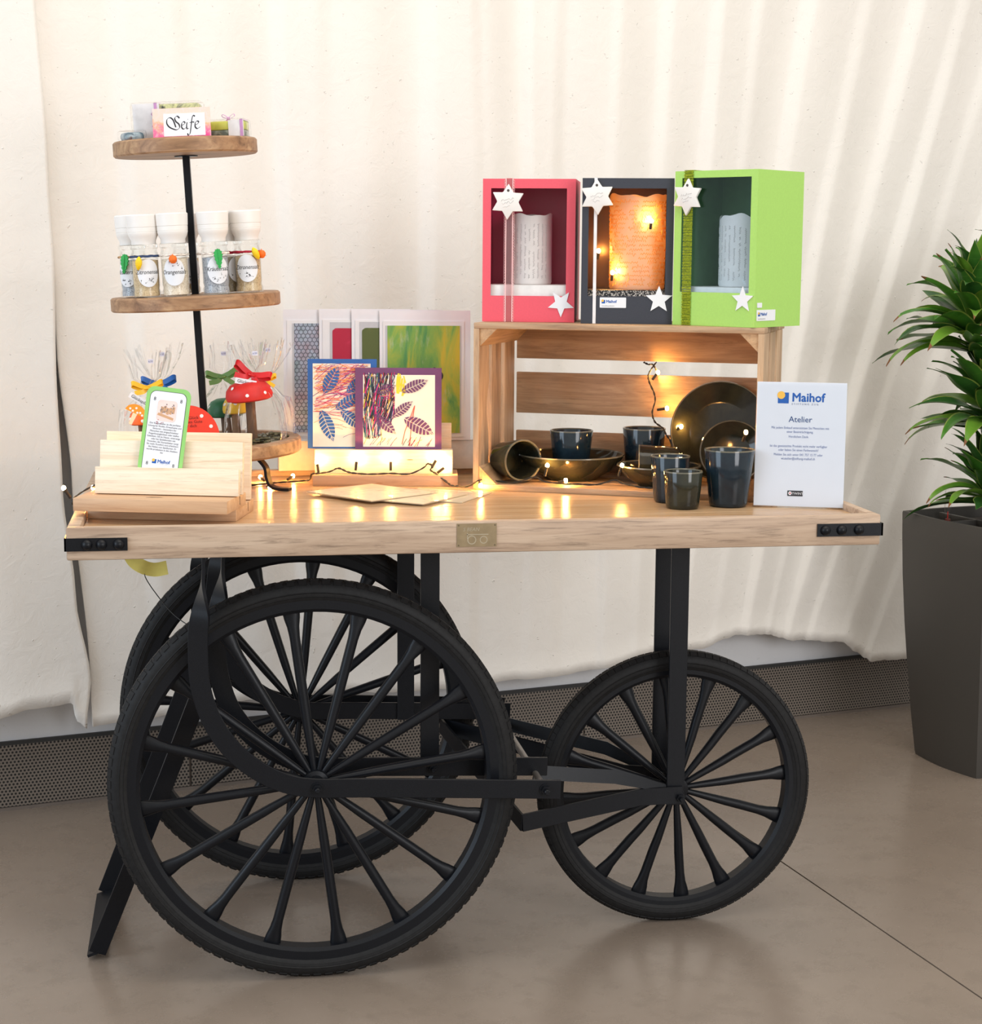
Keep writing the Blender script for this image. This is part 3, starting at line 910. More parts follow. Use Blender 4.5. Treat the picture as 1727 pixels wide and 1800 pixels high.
# ================================================================== mushrooms in cellophane bags on the bottom shelf
STEMW = wood('bark_stem', [srgb(70, 48, 32), srgb(104, 76, 52), srgb(134, 104, 74)], 'Z', 3, .7, 6, .3)
MOSS = soap_mat('dry_moss', [(.35, srgb(50, 46, 30)), (.5, srgb(92, 88, 56)), (.7, srgb(134, 120, 84))], 90)
DOT = plain('white_dot', (.82, .80, .78), .5)
RED = plain('red_felt', srgb(204, 34, 28), .55, 0, .08, 60)
ORANGE = plain('orange_wood', srgb(240, 104, 34), .5, 0, .1, 40)
GREEN = plain('green_wood', srgb(30, 104, 66), .5, 0, .1, 40)
YELLOW = plain('yellow_wood', srgb(240, 196, 40), .5, 0, .1, 40)
RIBR = plain('red_ribbon', srgb(206, 16, 26), .4); RIBY = plain('yellow_ribbon', srgb(246, 190, 30), .4)
RIBG = plain('green_ribbon', srgb(112, 152, 80), .45); RIBB = plain('blue_ribbon', srgb(20, 96, 176), .4)
def mushroom(label, x, y, mat, zc, rx, h, tilt=0, stem=.0095, dots=8, sd=1, zb=.004):
    rn = random.Random(sd)
    t = thing('wooden_mushroom', label, 'mushroom', sp(x, y, T3 + .0015), (0, LEAN, 0), 'mushrooms on the bottom shelf')
    MB().lathe([(0, zb), (stem * 1.1, zb), (stem, .02), (stem * .95, zc)], 16, wob=lambda a, z: 1 + .07 * math.sin(5 * a + z * 90)).build('stem', STEMW, t)
    T = Matrix.Translation((0, 0, zc)) @ Matrix.Rotation(R(tilt), 4, 'Y')
    cap = MB().lathe([(0, -h * .05), (rx * .80, -h * .08), (rx * .96, .0), (rx, h * .22), (rx * .94, h * .55), (rx * .76, h * .82), (rx * .45, h * .97), (0, h)], 32, 0, T).build('cap', mat, t)
    for k in range(dots):
        a = R(-90) + (k / dots * 2 * pi) + rn.uniform(-.2, .2); e = rn.uniform(.25, .75)
        rr = rx * (1 - e ** 3 * .35) ; z = h * e
        n = Vector((math.cos(a) * .8, math.sin(a) * .8, e * .9)).normalized()
        p = Vector((rr * math.cos(a) * .985, rr * math.sin(a) * .985, z))
        q = n.to_track_quat('Z', 'Y').to_matrix().to_4x4()
        MB().lathe([(0, .0009), (.0025, .0008), (.0036, 0)], 12, 0, T @ Matrix.Translation(p) @ q).build('dot', DOT, cap)
    return t
def bag(label, x, y, bx, by, zn, zt, rz, ribbon, bow_sz, fan=.055, tagtxt=None, seed=1, moss=True, tilt=0, roll=0):
    rn = random.Random(seed)
    t = thing('gift_bag', label, 'gift bag', sp(x, y, T3), (R(tilt), LEAN, R(rz)), 'cellophane gift bags on the bottom shelf')
    n = 64; vs = []
    ph = [rn.uniform(0, 6.28) for _ in range(6)]
    zs = [(0.001, 1.0, 1.0), (.006, 1.05, 1.08), (.03, 1.06, 1.05), (.06, 1.0, 1.0), (.085, .88, .92), (zn - .035, .66, .75), (zn - .018, .36, .45), (zn - .006, .16, .22), (zn, .12, .18), (zn + .006, .18, .22), (zn + .018, .42, .30)]
    top = zt - (zn + .018)
    rows = [(z, bx * a, by * b, max(0, (z - .04) / (zn - .04)) * .16 + .03) for z, a, b in zs]
    rows += [(zn + .018 + top * .5, fan * .8, by * .34, .30), (zt, fan, by * .40, .34)]
    for ri_, (z, a, b, fold_) in enumerate(rows):
        for k in range(n):
            th = 2 * pi * k / n
            c, s_ = math.cos(th), math.sin(th)
            c = math.copysign(abs(c) ** .75, c); s_ = math.copysign(abs(s_) ** .75, s_)
            w = 1 + fold_ * (.6 * math.sin(7 * th + ph[0]) + .5 * math.sin(11 * th + ph[1]) + .35 * math.sin(17 * th + ph[2] + z * 20))
            zz = z + (.006 * math.sin(5 * th + ph[3]) + .004 * math.sin(13 * th + ph[4]) if ri_ == len(rows) - 1 else 0)
            vs.append((a * c * w, b * s_ * w, zz))
    m = MB().add(vs, [(i * n + k, i * n + (k + 1) % n, (i + 1) * n + (k + 1) % n, (i + 1) * n + k) for i in range(len(rows) - 1) for k in range(n)])
    m.build('film', FILM, t, angle=180)
    if moss:
        g = MB()
        for k in range(90):
            a = rn.uniform(0, 6.28); r_ = rn.random() ** .5
            p = (bx * .82 * r_ * math.cos(a), by * .82 * r_ * math.sin(a), rn.uniform(.002, .020 - .01 * r_))
            q = Matrix.Translation(p) @ Matrix.Rotation(rn.uniform(0, 6), 4, 'Z') @ Matrix.Rotation(rn.uniform(-.9, .9), 4, 'X')
            l, w, h = rn.uniform(.004, .013), rn.uniform(.001, .003), rn.uniform(.0008, .002)
            g.box(-l, l, -w, w, -h, h, 0, q)
        o = g.build('moss', MOSS, t, smooth=False); o['kind'] = 'stuff'
    # bow
    m = MB(); w = bow_sz * .34
    for sg in (-1, 1):
        lp = [(0, 0, 0), (sg * .5, -.12, .18), (sg * 1.0, -.14, .42), (sg * 1.08, .06, .22), (sg * .55, .10, -.02), (0, 0, 0)]
        m.strip([Vector(p) * bow_sz for p in smooth_path(lp, 6)], (0, .35, 1), w, .0007)
        tl = [(0, -.05, 0), (sg * .35, -.22, -.25), (sg * .95, -.25, -.5 - .2 * sg)]
        m.strip([Vector(p) * bow_sz for p in smooth_path(tl, 6)], (-.3 * sg, .2, 1), [w * .5 + w * .5 * min(1, i / 4) for i in range(13)], .0007)
    m.lathe([(0, -.9), (.7, -.7), (1, 0), (.7, .7), (0, .9)], 10, 0, Matrix.Scale(w * .42, 4))
    m.tube([(bx * .14 * math.cos(a), by * .2 * math.sin(a), 0) for a in [2 * pi * i / 16 for i in range(16)]], .0022, 6, 0, True)
    m.build('ribbon', ribbon, t, (0, -by * .20, zn), (0, R(roll), 0))
    if tagtxt:
        ang, dx, dz = tagtxt
        tg = MB().box(-.020, .020, -.0004, .0004, -.0055, .0055).build('tag', PAPER, t, (dx, -by * .55, zn + dz), (0, R(ang), 0))
        text('Glückspilz', .0085, INK, tg, (0, -.0008, -.0028), 'CENTER', 0, xs=.92)
    pr = MB().box(-.005, .005, -.0003, .0003, -.004, .004).build('price_sticker', plain('lilac_sticker', (.72, .72, .84), .6), t, (fan * .25, -by * .5, zt - .016))
    text('6.50', .0048, INK_BLUE, pr, (0, -.0006, -.0016))
    return t
mushroom('red toadstool with a brown bark stem in the red-ribboned bag', .088, -.060, RED, .090, .045, .036, -4, .0095, 8, 4)
bag('clear gift bag tied with a red ribbon at the right of the bottom shelf', .094, -.060, .055, .042, .138, .195, 0, RIBR, .032, .034, (14, -.012, -.012), 3, roll=24)
mushroom('yellow mushroom half hidden behind the red toadstool', .060, .015, YELLOW, .060, .024, .030, 0, .008, 5, 5)
bag('clear gift bag tied with a yellow ribbon behind the red-ribboned one', .122, .020, .050, .038, .122, .195, -10, RIBY, .020, .045, None, 8)
mushroom('green mushroom beside the black pole of the stand', .042, .075, GREEN, .050, .036, .034, 0, .010, 5, 9)
bag('clear gift bag tied with a narrow green ribbon right behind the pole', .040, .075, .048, .038, .128, .190, 0, RIBG, .028, .022, None, 12, roll=-4)
mushroom('small orange mushroom left of the green-edged card', -.118, -.050, ORANGE, .055, .022, .026, 0, .006, 6, 15)
bag('clear gift bag tied with a yellow ribbon at the left of the bottom shelf', -.102, -.052, .055, .042, .124, .190, 6, RIBY, .026, .034, (34, -.018, -.020), 20)
bag('clear gift bag tied with a blue ribbon at the left rear of the bottom shelf', -.082, .055, .050, .040, .122, .196, -4, RIBB, .030, .045, None, 24)
# orange paper mushroom hanging as a tag
t = thing('paper_mushroom', 'flat orange paper mushroom with white dots at the left bag', 'tag', sp(-.136, -.108, T3 + .062), (0, R(26), 0))
MB().prism([(-.020, 0), (.020, 0)] + [(.020 * math.cos(pi * i / 12), .017 * math.sin(pi * i / 12)) for i in range(1, 12)], -.0006, .0006).build('cap', plain('orange_paper', srgb(245, 150, 40), .6), t, (0, 0, .022))
MB().prism([(-.003, 0), (.003, 0), (.0042, .022), (-.0042, .022)], -.0006, .0006).build('stem', plain('cream_paper', srgb(240, 214, 180), .6), t)
m = MB()
for x, z in ((-.012, .005), (-.002, .010), (.008, .005), (-.006, .003), (.003, .003), (.013, .002)):
    m.flat(ell(x, z + .022, .0021, .0021, 12), -.0009)
m.build('dots', DOT, t)
# red scalloped toadstool card
RCARD = plain('red_card', srgb(232, 58, 34), .6, 0, .03)
t = thing('toadstool_card', 'red toadstool-shaped paper card with white dots and scalloped edge', 'card', sp(-.030, -.128, T3), (R(-4), LEAN, 0))
MB().box(-.010, .010, -.0008, .0008, .0003, .030).build('stem', plain('cream_card', srgb(236, 216, 186), .6), t)
r0 = .057
poly = [(r0 * math.cos(R(a)), .030 + .062 * math.sin(R(a))) for a in range(180, -1, -6)]
for k in range(7):
    x0 = r0 - k * r0 * 2 / 7
    for i in range(1, 6):
        poly.append((x0 - i / 5 * r0 * 2 / 7, .030 - .004 * math.sin(pi * i / 5)))
cp = MB().prism(poly[:-1], -.0026, -.0012).build('cap', RCARD, t)
m = MB()
for x, z in ((.026, .071), (.042, .051), (.022, .036), (-.008, .080), (-.030, .066), (-.040, .042), (.0, .034)):
    m.flat(ell(x, z, .0034, .0034, 14), -.0029)
m.build('dots', DOT, cp)
text('Viel Glück\nund alles Gute\nfür dich', .0078, plain('brown_ink', srgb(110, 20, 14), .6), cp, (.004, -.0031, .066), 'CENTER', 0, line=.95)
# ================================================================== wooden card holders (front left) and info card
def holder(label, x, y, z, rz, w, d, th, boards, knot=None, mat=BEECH):
    """base plank with slanted upright boards; x, y is the front left corner"""
    t = thing('card_holder', label, 'card holder', (x, y, z), (0, 0, rz), 'wooden card holders')
    MB().box(0, w, 0, d, 0, th).build('base', mat, t, bevel=.0012)
    for (y0, h, x0, x1) in boards:
        M = Matrix.Translation((0, y0, th + .0002)) @ Matrix.Rotation(R(-7), 4, 'X')
        MB().box(x0, x1, 0, .012, .0015, h, 0, M).build('board', PALE, t, bevel=.0008)
    sl = MB().box(w + .0002, w + .0006, d * .66, d * .66 + .0012, th * .25, th + .0002).build('slot', plain('slot_shadow', (.10, .06, .035), .8), t)
    if knot:
        m = MB()
        for (a, b, rx, rz_) in ((0, 0, .0055, .0022), (.008, .001, .006, .0016), (-.007, -.0015, .004, .0012), (.015, .0, .003, .0009)):
            m.add([(knot[0] + a + p, knot[1] + b + q, th + .0003) for p, q in ell(0, 0, rx, rz_, 12)], [tuple(range(12))])
        m.build('knot', plain('dark_knot', (.05, .025, .012), .7), t)
    return t
holder('lower wooden card holder whose tall back board rises highest at the left', -.378, .110, TZ, R(-14), .258, .138, .021, [(.108, .118, .0, .258)], None)
holder('upper wooden card holder with two pale stepped boards, resting on another', -.398, .056, TZ + .0214, R(-16), .265, .122, .022, [(.052, .047, .020, .270), (.076, .090, .020, .270)], (.128, .030))
# playing-card shaped leaflet
GREENB = plain('apple_green_print', srgb(144, 204, 112), .5, 0, .04, 20)
def logo(par, x, z, s, y=-.001, sub=True):
    """square with a disc in its corner, then the name"""
    MB().flat([(x, z), (x + s, z), (x + s, z + s), (x, z + s)], y).build('logo_square', LOGO_BLUE, par, smooth=False)
    MB().flat(ell(x + s * .30, z + s * .76, s * .36, s * .36, 28), y - .0003).build('logo_disc', LOGO_YELLOW, par, smooth=False)
    text('Maihof', s * 1.12, LOGO_BLUE, par, (x + s * 1.28, y, z + s * .20), 'LEFT', 0, s * .030, xs=.98)
    if sub:
        text('STIFTUNG ZUG', s * .22, INK_BLUE, par, (x + s * 1.28, y, z - s * .12), 'LEFT', 0, 0, spacing=1.75)
t = thing('info_card', 'white leaflet with rounded green border standing in the wooden holder', 'card', (-.2560, .0855, .8690), (R(-9), R(6), R(-15)))
W_, H_ = .077, .150
c0 = MB().prism(rrect(-W_ / 2, W_ / 2, 0, H_, .014), -.0006, .0006).build('border', GREENB, t)
c1 = MB().flat(rrect(-W_ / 2 + .0065, W_ / 2 - .0065, .001, H_ - .007, .011), -.0008).build('outline', INK, t, smooth=False)
c2 = MB().flat(rrect(-W_ / 2 + .0073, W_ / 2 - .0073, .0015, H_ - .0078, .0105), -.0010).build('face', PAPER, t, smooth=False)
for x, z in ((-.023, .126), (.023, .126), (-.023, .0160), (.023, .0160)):
    text('8', .0085, INK, c2, (x, -.0013, z))
# little printed picture of the holder
pw = plain('print_wood', srgb(206, 160, 120), .6); pp = plain('print_pink', srgb(238, 214, 206), .6); pg = plain('print_grey', srgb(120, 110, 110), .6); pr_ = plain('print_red', srgb(170, 70, 80), .6)
MB().flat(rrect(-.017, .017, .092, .128, .006), -.0012).build('photo', pp, c2, smooth=False)
m = MB()
m.flat([(-.016, .102), (.012, .095), (.013, .099), (-.014, .106)], -.0014)
for i in range(5):
    x = -.011 + i * .005; z = .106 + .0015 * math.sin(i * 2)
    m.flat([(x, z), (x + .0042, z - .001), (x + .0050, z + .010), (x + .0006, z + .011)], -.0015)
m.build('printed_holder', pw, c2, smooth=False)
m = MB(); rn = random.Random(4)
for i in range(26):
    x = rn.uniform(-.011, .013); z = rn.uniform(.106, .122)
    m.flat(ell(x, z, rn.uniform(.0005, .0013), rn.uniform(.0005, .0012), 6), -.0017)
m.build('printed_marks', pg, c2, smooth=False)
m = MB()
for i in range(9):
    x = rn.uniform(-.016, -.004); z = rn.uniform(.086, .094)
    m.flat(ell(x, z, .0008, .0008, 6), -.0013)
m.build('printed_dots', pr_, c2, smooth=False)
body = ('Der Kartenhalter ist die perfekte\nLösung für Kinder, Erwachsene und\nSenioren – besonders für\nMenschen mit eingeschränkter\nFingerbeweglichkeit oder steifen\n'
        'Gelenken. Ob zu Hause, unterwegs\noder bei Spielabenden mit\nFreunden, der Kartenhalter sorgt\nfür mehr Komfort und erleichtert\ndas Halten von Spielkarten. Er\nwurde produziert in den Ateliers\nder')
text(body, .0042, plain('grey_ink', (.05, .05, .07), .6), c2, (0, -.0013, .0862), 'CENTER', 0, line=1.06, xs=.96)
logo(c2, -.0145, .0195, .0072, -.0013)

# ================================================================== picture stand in the middle
ps = thing('picture_stand', 'pale wooden picture stand holding two leaf-print cards', 'card holder', (.0295, .500, TZ), (0, 0, R(-7)))
MB().box(0, .284, 0, .10, 0, .0215).build('base', BEECH, ps, bevel=.0012)
MB().box(.003, .274, .022, .052, .0218, .069).build('board', PALE, ps, bevel=.001)
MB().box(.012, .272, .064, .076, .0218, .118).build('board', PALE, ps, bevel=.001)
for k, (x, z) in enumerate(((.19, .050), (.13, .006))):
    MB().flat(ell(x, z, .007, .0009, 10), .0215 if k == 0 else -.0004).build('knot', plain('brown_knot', srgb(170, 120, 76), .7), ps, smooth=False)
def leaf_poly(cx, cz, L, W, ang):
    q = []
    for i in range(13):
        t_ = i / 12; q.append((L * (t_ - .5), W * math.sin(pi * t_) ** .75 * (1 - .25 * t_)))
    q += [(x, -z) for x, z in reversed(q[1:-1])]
    c, s_ = math.cos(R(ang)), math.sin(R(ang))
    return [(cx + x * c - z * s_, cz + x * s_ + z * c) for x, z in q]
def leaf_print(m, cx, cz, L, W, ang, y, mi=0):
    """stencilled leaf: blocks between the veins on both sides of a midrib"""
    c, s_ = math.cos(R(ang)), math.sin(R(ang))
    tr = lambda x, z: (cx + x * c - z * s_, cz + x * s_ + z * c)
    N = 9
    for sg in (-1, 1):
        for i in range(N):
            a, b = i / N + .012, (i + 1) / N - .022
            f = lambda t_: W * math.sin(pi * min(1, max(0, t_))) ** .7
            sl = .07
            pts = [(L * (a - .5), sg * W * .07), (L * (b - .5), sg * W * .07), (L * (b + sl - .5), sg * f(b + sl)), (L * (a + sl - .5), sg * f(a + sl))]
            m.flat([tr(*p) for p in pts], y, mi)
def scribbles(m, rn, n, x0, x1, z0, z1, L, ang, spread, w, y, nm, mi0=0, bow=.15):
    for k in range(n):
        cx, cz = rn.uniform(x0, x1), rn.uniform(z0, z1)
        a = R(ang + rn.uniform(-spread, spread)); l = L * rn.uniform(.5, 1.2)
        d = Vector((math.cos(a), 0, math.sin(a))); nn = Vector((-d.z, 0, d.x)); bw = rn.uniform(-bow, bow) * l
        pts = [Vector((cx, 0, cz)) + d * l * t_ + nn * bw * (1 - 4 * t_ * t_) for t_ in (-.5, -.25, 0, .25, .5)]
        pts = [p for p in pts if x0 - .001 <= p.x <= x1 + .001 and z0 - .001 <= p.z <= z1 + .001]
        if len(pts) < 2: continue
        ww = w * rn.uniform(.5, 1.3); yy = y - .0000015 * k
        vs = [(p.x + nn.x * ww / 2, yy, p.z + nn.z * ww / 2) for p in pts] + [(p.x - nn.x * ww / 2, yy, p.z - nn.z * ww / 2) for p in pts]
        q = len(pts)
        m.add(vs, [(i, i + 1, q + i + 1, q + i) for i in range(q - 1)], mi0 + rn.randrange(nm))
CREAM = plain('cream_paper_print', srgb(250, 236, 214), .6, 0, .02)
def leafcard(label, x, y, z, rz, w, h, border, mb, lw):
    t = thing('leaf_card', label, 'card', (x, y, z), (R(-5), 0, rz), 'leaf-print cards on the picture stand')
    MB().box(0, w, -.0012, .0012, 0, h).build('backing', border, t)
    fc = MB().box(mb, w - lw, -.0017, -.0012, mb * .30, h - mb * .9).build('print', CREAM, t)
    MB().box(-.003, w + .003, -.0062, .0022, -.001, h + .004).build('sleeve', SHEET, t)
    return t, fc
BLUEC = plain('blue_card', srgb(44, 96, 166), .55); PURP = plain('plum_card', srgb(112, 62, 104), .55)
pens1 = [plain('pen_%s' % n, c, .6) for n, c in (('magenta', srgb(196, 40, 110)), ('red', srgb(222, 70, 70)), ('orange', srgb(244, 140, 60)), ('pink', srgb(240, 150, 160)), ('violet', srgb(120, 60, 130)), ('amber', srgb(248, 180, 90)))]
pens2 = [plain('pen_%s' % n, c, .6) for n, c in (('black', srgb(24, 22, 28)), ('black2', srgb(40, 36, 44)), ('fuchsia', srgb(214, 40, 120)), ('teal', srgb(44, 110, 110)), ('gold', srgb(240, 190, 60)), ('black3', srgb(30, 28, 34)), ('crimson', srgb(180, 30, 60)), ('pale', srgb(236, 220, 210)), ('navy', srgb(50, 60, 110)))]
px_ = Vector((math.cos(R(-7)), math.sin(R(-7)), 0)); py_ = Vector((-math.sin(R(-7)), math.cos(R(-7)), 0)); p0_ = Vector((.0295, .500, TZ))
def onps(x, y, z): return p0_ + px_ * x + py_ * y + Vector((0, 0, z))
t, fc = leafcard('blue-framed greeting card with blue leaf prints and pink crayon strokes', *onps(-.012, .046, .0694), R(-7), .136, .176, BLUEC, .010, .012)
rn = random.Random(2); m = MB()
scribbles(m, rn, 230, .011, .123, .070, .166, .060, 10, 18, .0009, -.0020, 6)
scribbles(m, rn, 60, .011, .123, .110, .166, .050, 38, 14, .0009, -.0022, 6)
scribbles(m, rn, 16, .011, .123, .012, .070, .060, -6, 12, .0007, -.0022, 5)
m.build('crayon_strokes', pens1, fc, smooth=False)
m = MB()
for a in ((.046, .134, .058, .0135, 62), (.080, .092, .060, .011, 30), (.038, .046, .064, .0135, -68), (.086, .058, .054, .012, -40), (.096, .126, .05, .011, 40)):
    leaf_print(m, *a, -.0030)
m.build('leaf_prints', BLUEC, fc, smooth=False)
t, fc = leafcard('plum-framed greeting card with purple leaf prints and dark crayon strokes', *onps(.082, .034, .0694), R(-7), .170, .160, PURP, .0155, .013)
rn = random.Random(5); m = MB()
scribbles(m, rn, 340, .017, .078, .060, .150, .065, 84, 14, .0016, -.0020, 9, 0, .05)
scribbles(m, rn, 150, .017, .052, .020, .100, .070, 88, 12, .0017, -.0023, 9, 0, .05)
scribbles(m, rn, 110, .040, .075, .050, .110, .055, 74, 12, .0015, -.0025, 9, 0, .05)
scribbles(m, rn, 30, .050, .070, .095, .128, .022, 15, 25, .0009, -.0028, 3, 2)
scribbles(m, rn, 22, .017, .152, .006, .024, .030, 60, 14, .0010, -.0026, 8)
m.build('crayon_strokes', pens2, fc, smooth=False)
m = MB()
scribbles(m, random.Random(1), 14, .081, .098, .105, .150, .06, 82, 5, .0034, -.0021, 1)
m.build('yellow_strokes', plain('pen_yellow', srgb(246, 214, 50), .6), fc, smooth=False)
m = MB()
m.strip([(.092, -.0032, .010), (.098, -.0032, .036), (.110, -.0032, .066), (.117, -.0032, .086), (.110, -.0032, .040), (.107, -.0032, .006)], (1, 0, .2), .0013, .0002)
m.build('red_line', plain('pen_scarlet', srgb(226, 66, 36), .6), fc, smooth=False)
m = MB()
for a in ((.116, .124, .055, .011, 24), (.092, .078, .050, .009, 38), (.058, .050, .056, .0105, -42), (.124, .046, .064, .0145, -28), (.060, .118, .04, .009, 20)):
    leaf_print(m, *a, -.0034)
m.build('leaf_prints', PURP, fc, smooth=False)

# ---- white box behind, carrying four matted prints
bx = thing('white_box', 'low white cardboard box at the back edge carrying the matted prints', 'box', (-.030, .652, TT + .0002), (0, 0, 0))
MB().box(0, .405, 0, .074, 0, .0585).build('carton', plain('white_board', (.66, .65, .63), .7), bx, bevel=.001)
MB().box(-.001, .406, -.001, .075, .0587, .0605).build('lid', plain('white_board', (.66, .65, .63), .7), bx)
BZ = TT + .0002 + .0608
def art(name, kind):
    m, nt, b = nt_new(name)
    v = coords(nt, rand=False)
    if kind == 'hex':
        mp = nt.nodes.new('ShaderNodeMapping'); mp.inputs['Scale'].default_value = (1 / .0090, 0, 1 / .0156); nt.links.new(v, mp.inputs[0])
        ds = []
        for off in ((0, 0, 0), (.5, 0, .5)):
            ch = mp.outputs[0]
            for op, val in (('ADD', off), ('FRACTION', None), ('SUBTRACT', (.5, 0, .5)), ('MULTIPLY', (1, 0, 1.732)), ('LENGTH', None)):
                q = nt.nodes.new('ShaderNodeVectorMath'); q.operation = op; nt.links.new(ch, q.inputs[0])
                if val is not None: q.inputs[1].default_value = val
                ch = q.outputs['Value'] if op == 'LENGTH' else q.outputs[0]
            ds.append(ch)
        mm = nt.nodes.new('ShaderNodeMath'); mm.operation = 'MINIMUM'; nt.links.new(ds[0], mm.inputs[0]); nt.links.new(ds[1], mm.inputs[1])
        n = noise(nt, v, 30, 3); n2 = noise(nt, v, 90, 2)
        base = ramp(nt, n, [(.35, srgb(132, 152, 160)), (.5, srgb(166, 176, 194)), (.68, srgb(158, 136, 146))])
        c = mix(nt, base, srgb(46, 46, 56), ramp(nt, mm.outputs[0], [(.40, (0, 0, 0)), (.44, (.85, .85, .85)), (.50, (.85, .85, .85)), (.53, (.15, .15, .15))]))
    elif kind == 'paint':
        mp = nt.nodes.new('ShaderNodeMapping'); mp.inputs['Scale'].default_value = (22, 1, 6); nt.links.new(v, mp.inputs[0])
        n = noise(nt, mp.outputs[0], 1.2, 5, .6, .8); n2 = noise(nt, mp.outputs[0], 2.2, 5, .6)
        c = ramp(nt, n, [(.36, srgb(86, 150, 84)), (.46, srgb(128, 172, 78)), (.55, srgb(176, 182, 66)), (.66, srgb(206, 184, 56))])
        c = mix(nt, c, srgb(186, 198, 160), ramp(nt, n2, [(.58, (0, 0, 0)), (.72, (.8, .8, .8))]))
    else:
        n = noise(nt, v, 45, 6, .7, .5)
        a, d = {'red': (srgb(178, 18, 56), srgb(226, 60, 96)), 'olive': (srgb(86, 96, 44), srgb(126, 134, 72))}[kind]
        c = ramp(nt, n, [(.35, a), (.6, a), (.75, d)])
    nt.links.new(c, b.inputs['Base Color']); b.inputs['Roughness'].default_value = .6
    return m
MAT_W = plain('mat_board', (.80, .79, .80), .7, 0, .01); MAT_G = plain('grey_mat', srgb(196, 196, 200), .7, 0, .02)
MILK = plain('milky_sleeve', (.80, .785, .82), .35, 0, .01, 60)
def matted(label, xl, yy, h, kind, ax, rz=R(-4), top=.0):
    """white matted print in a clear sleeve; xl = left edge"""
    w = .186
    t = thing('matted_print', label, 'art print', (xl, yy, BZ), (R(-3), 0, rz), 'matted prints standing on the white box')
    MB().box(0, w, -.0004, .0010, 0, h).build('envelope', MILK, t)
    MB().box(.007, w - .013, -.0022, -.0006, .006, h - .022).build('mat_board', MAT_W, t)
    x0, x1, z0, z1 = ax
    MB().box(x0 - .004, x1 + .003, -.0030, -.0024, z0, z1).build('opening', MAT_G, t)
    if kind in ('hex', 'paint'):
        MB().box(x0 + .0, x1, -.0036, -.0031, z0, z1).build('picture', art('art_' + kind, kind), t)
    else:
        rnn = random.Random(3)
        pts = rrect(x0 + .001, x1 - .002, z0 + .004, z1 - .012, .008, 4)
        pts = [(x + rnn.uniform(-.001, .001), z + rnn.uniform(-.001, .001)) for x, z in pts]
        MB().prism(pts, -.0036, -.0031).build('picture', art('art_' + kind, kind), t)
    MB().box(-.002, w + .002, -.0043, .0014, -.0006, h + .003).build('sleeve', SHEET, t)
    return t
matted('leftmost matted print with a grey-blue honeycomb pattern', -.0165, .6930, .264, 'hex', (.022, .150, .014, .236))
matted('matted print with a red painted field, second from the left', .0555, .6800, .266, 'red', (.026, .158, .014, .239))
matted('matted print with an olive painted field, third from the left', .1210, .6690, .265, 'olive', (.020, .158, .014, .240))
matted('rightmost matted print with streaky green and yellow paint', .1770, .6585, .264, 'paint', (.016, .164, .014, .233))

m = MB()
for x, z, a, b_, h_ in ((.098, .136, .008, .006, 0), (.112, .141, .0045, .0075, 1), (.124, .131, .006, .0085, 2)):
    MB().prism(ell(x, z, a, b_, 14), -.0040 - .0002 * h_, -.0037).build('dark_figure', INK, bpy.data.objects['matted_print.003'])
# ---- sleeved cards lying on the tray
CARDE = plain('cream_card_flat', srgb(246, 226, 192), .4, 0, .03)
SHINY = clear('shiny_sleeve', fac=.20, rough=.06, crinkle=.2, cscale=24, cap=.35)
def flatcard(label, cx, cy, rz, w, d, z):
    t = thing('sleeved_card', label, 'card', (cx, cy, z), (0, 0, rz), 'sleeved cards lying on the tray')
    MB().box(-w / 2, w / 2, -d / 2, d / 2, .0003, .0021).build('card', CARDE, t)
    MB().box(-w / 2 - .006, w / 2 + .006, -d / 2 - .006, d / 2 + .006, 0, .0026).build('sleeve', SHINY, t)
flatcard('lowest sleeved card lying flat on the tray, reaching towards the crate', .258, .330, R(-30), .150, .150, TZ + .0002)
flatcard('middle sleeved card in the flat pile on the tray', .195, .310, R(-38), .165, .165, TZ + .0030)
flatcard('topmost sleeved card of the flat pile, left side, nearest the tiered stand', .130, .345, R(-52), .175, .165, TZ + .0058)
# ================================================================== crate lying on its side
CRATEW = wood('crate_wood', [srgb(150, 118, 90), srgb(178, 146, 114), srgb(202, 172, 138)], 'X', 1.5, .6, 12, .35)
CRATEZ = wood('crate_wood_upright', [srgb(156, 124, 96), srgb(190, 158, 124), srgb(212, 182, 148)], 'Z', 1.5, .6, 12, .35)
CRATEY = wood('crate_wood_post', [srgb(164, 128, 92), srgb(192, 154, 114), srgb(212, 178, 138)], 'Y', 1.5, .6, 12, .35)
CF = Vector((.334, .418, TZ + .0002)); CA = R(-26)
CW, CH, CD, CT = .556, .3215, .272, .011
CU = Vector((math.cos(CA), math.sin(CA), 0)); CV = Vector((-math.sin(CA), math.cos(CA), 0))
def cp(u, v, z=0): return CF + CU * u + CV * v + Vector((0, 0, z))
cr = thing('wooden_crate', 'slatted wooden crate lying on its side, open to the front', 'crate', CF, (0, 0, CA))
sl = [(0, .082), (.095, .177), (.190, CD)]
for a, b in sl:
    MB().box(0, CW, a, b, 0, CT).build('slat', CRATEW, cr, bevel=.001)
    MB().box(0, CW, a, b, CH - CT, CH).build('slat', CRATEW, cr, bevel=.001)
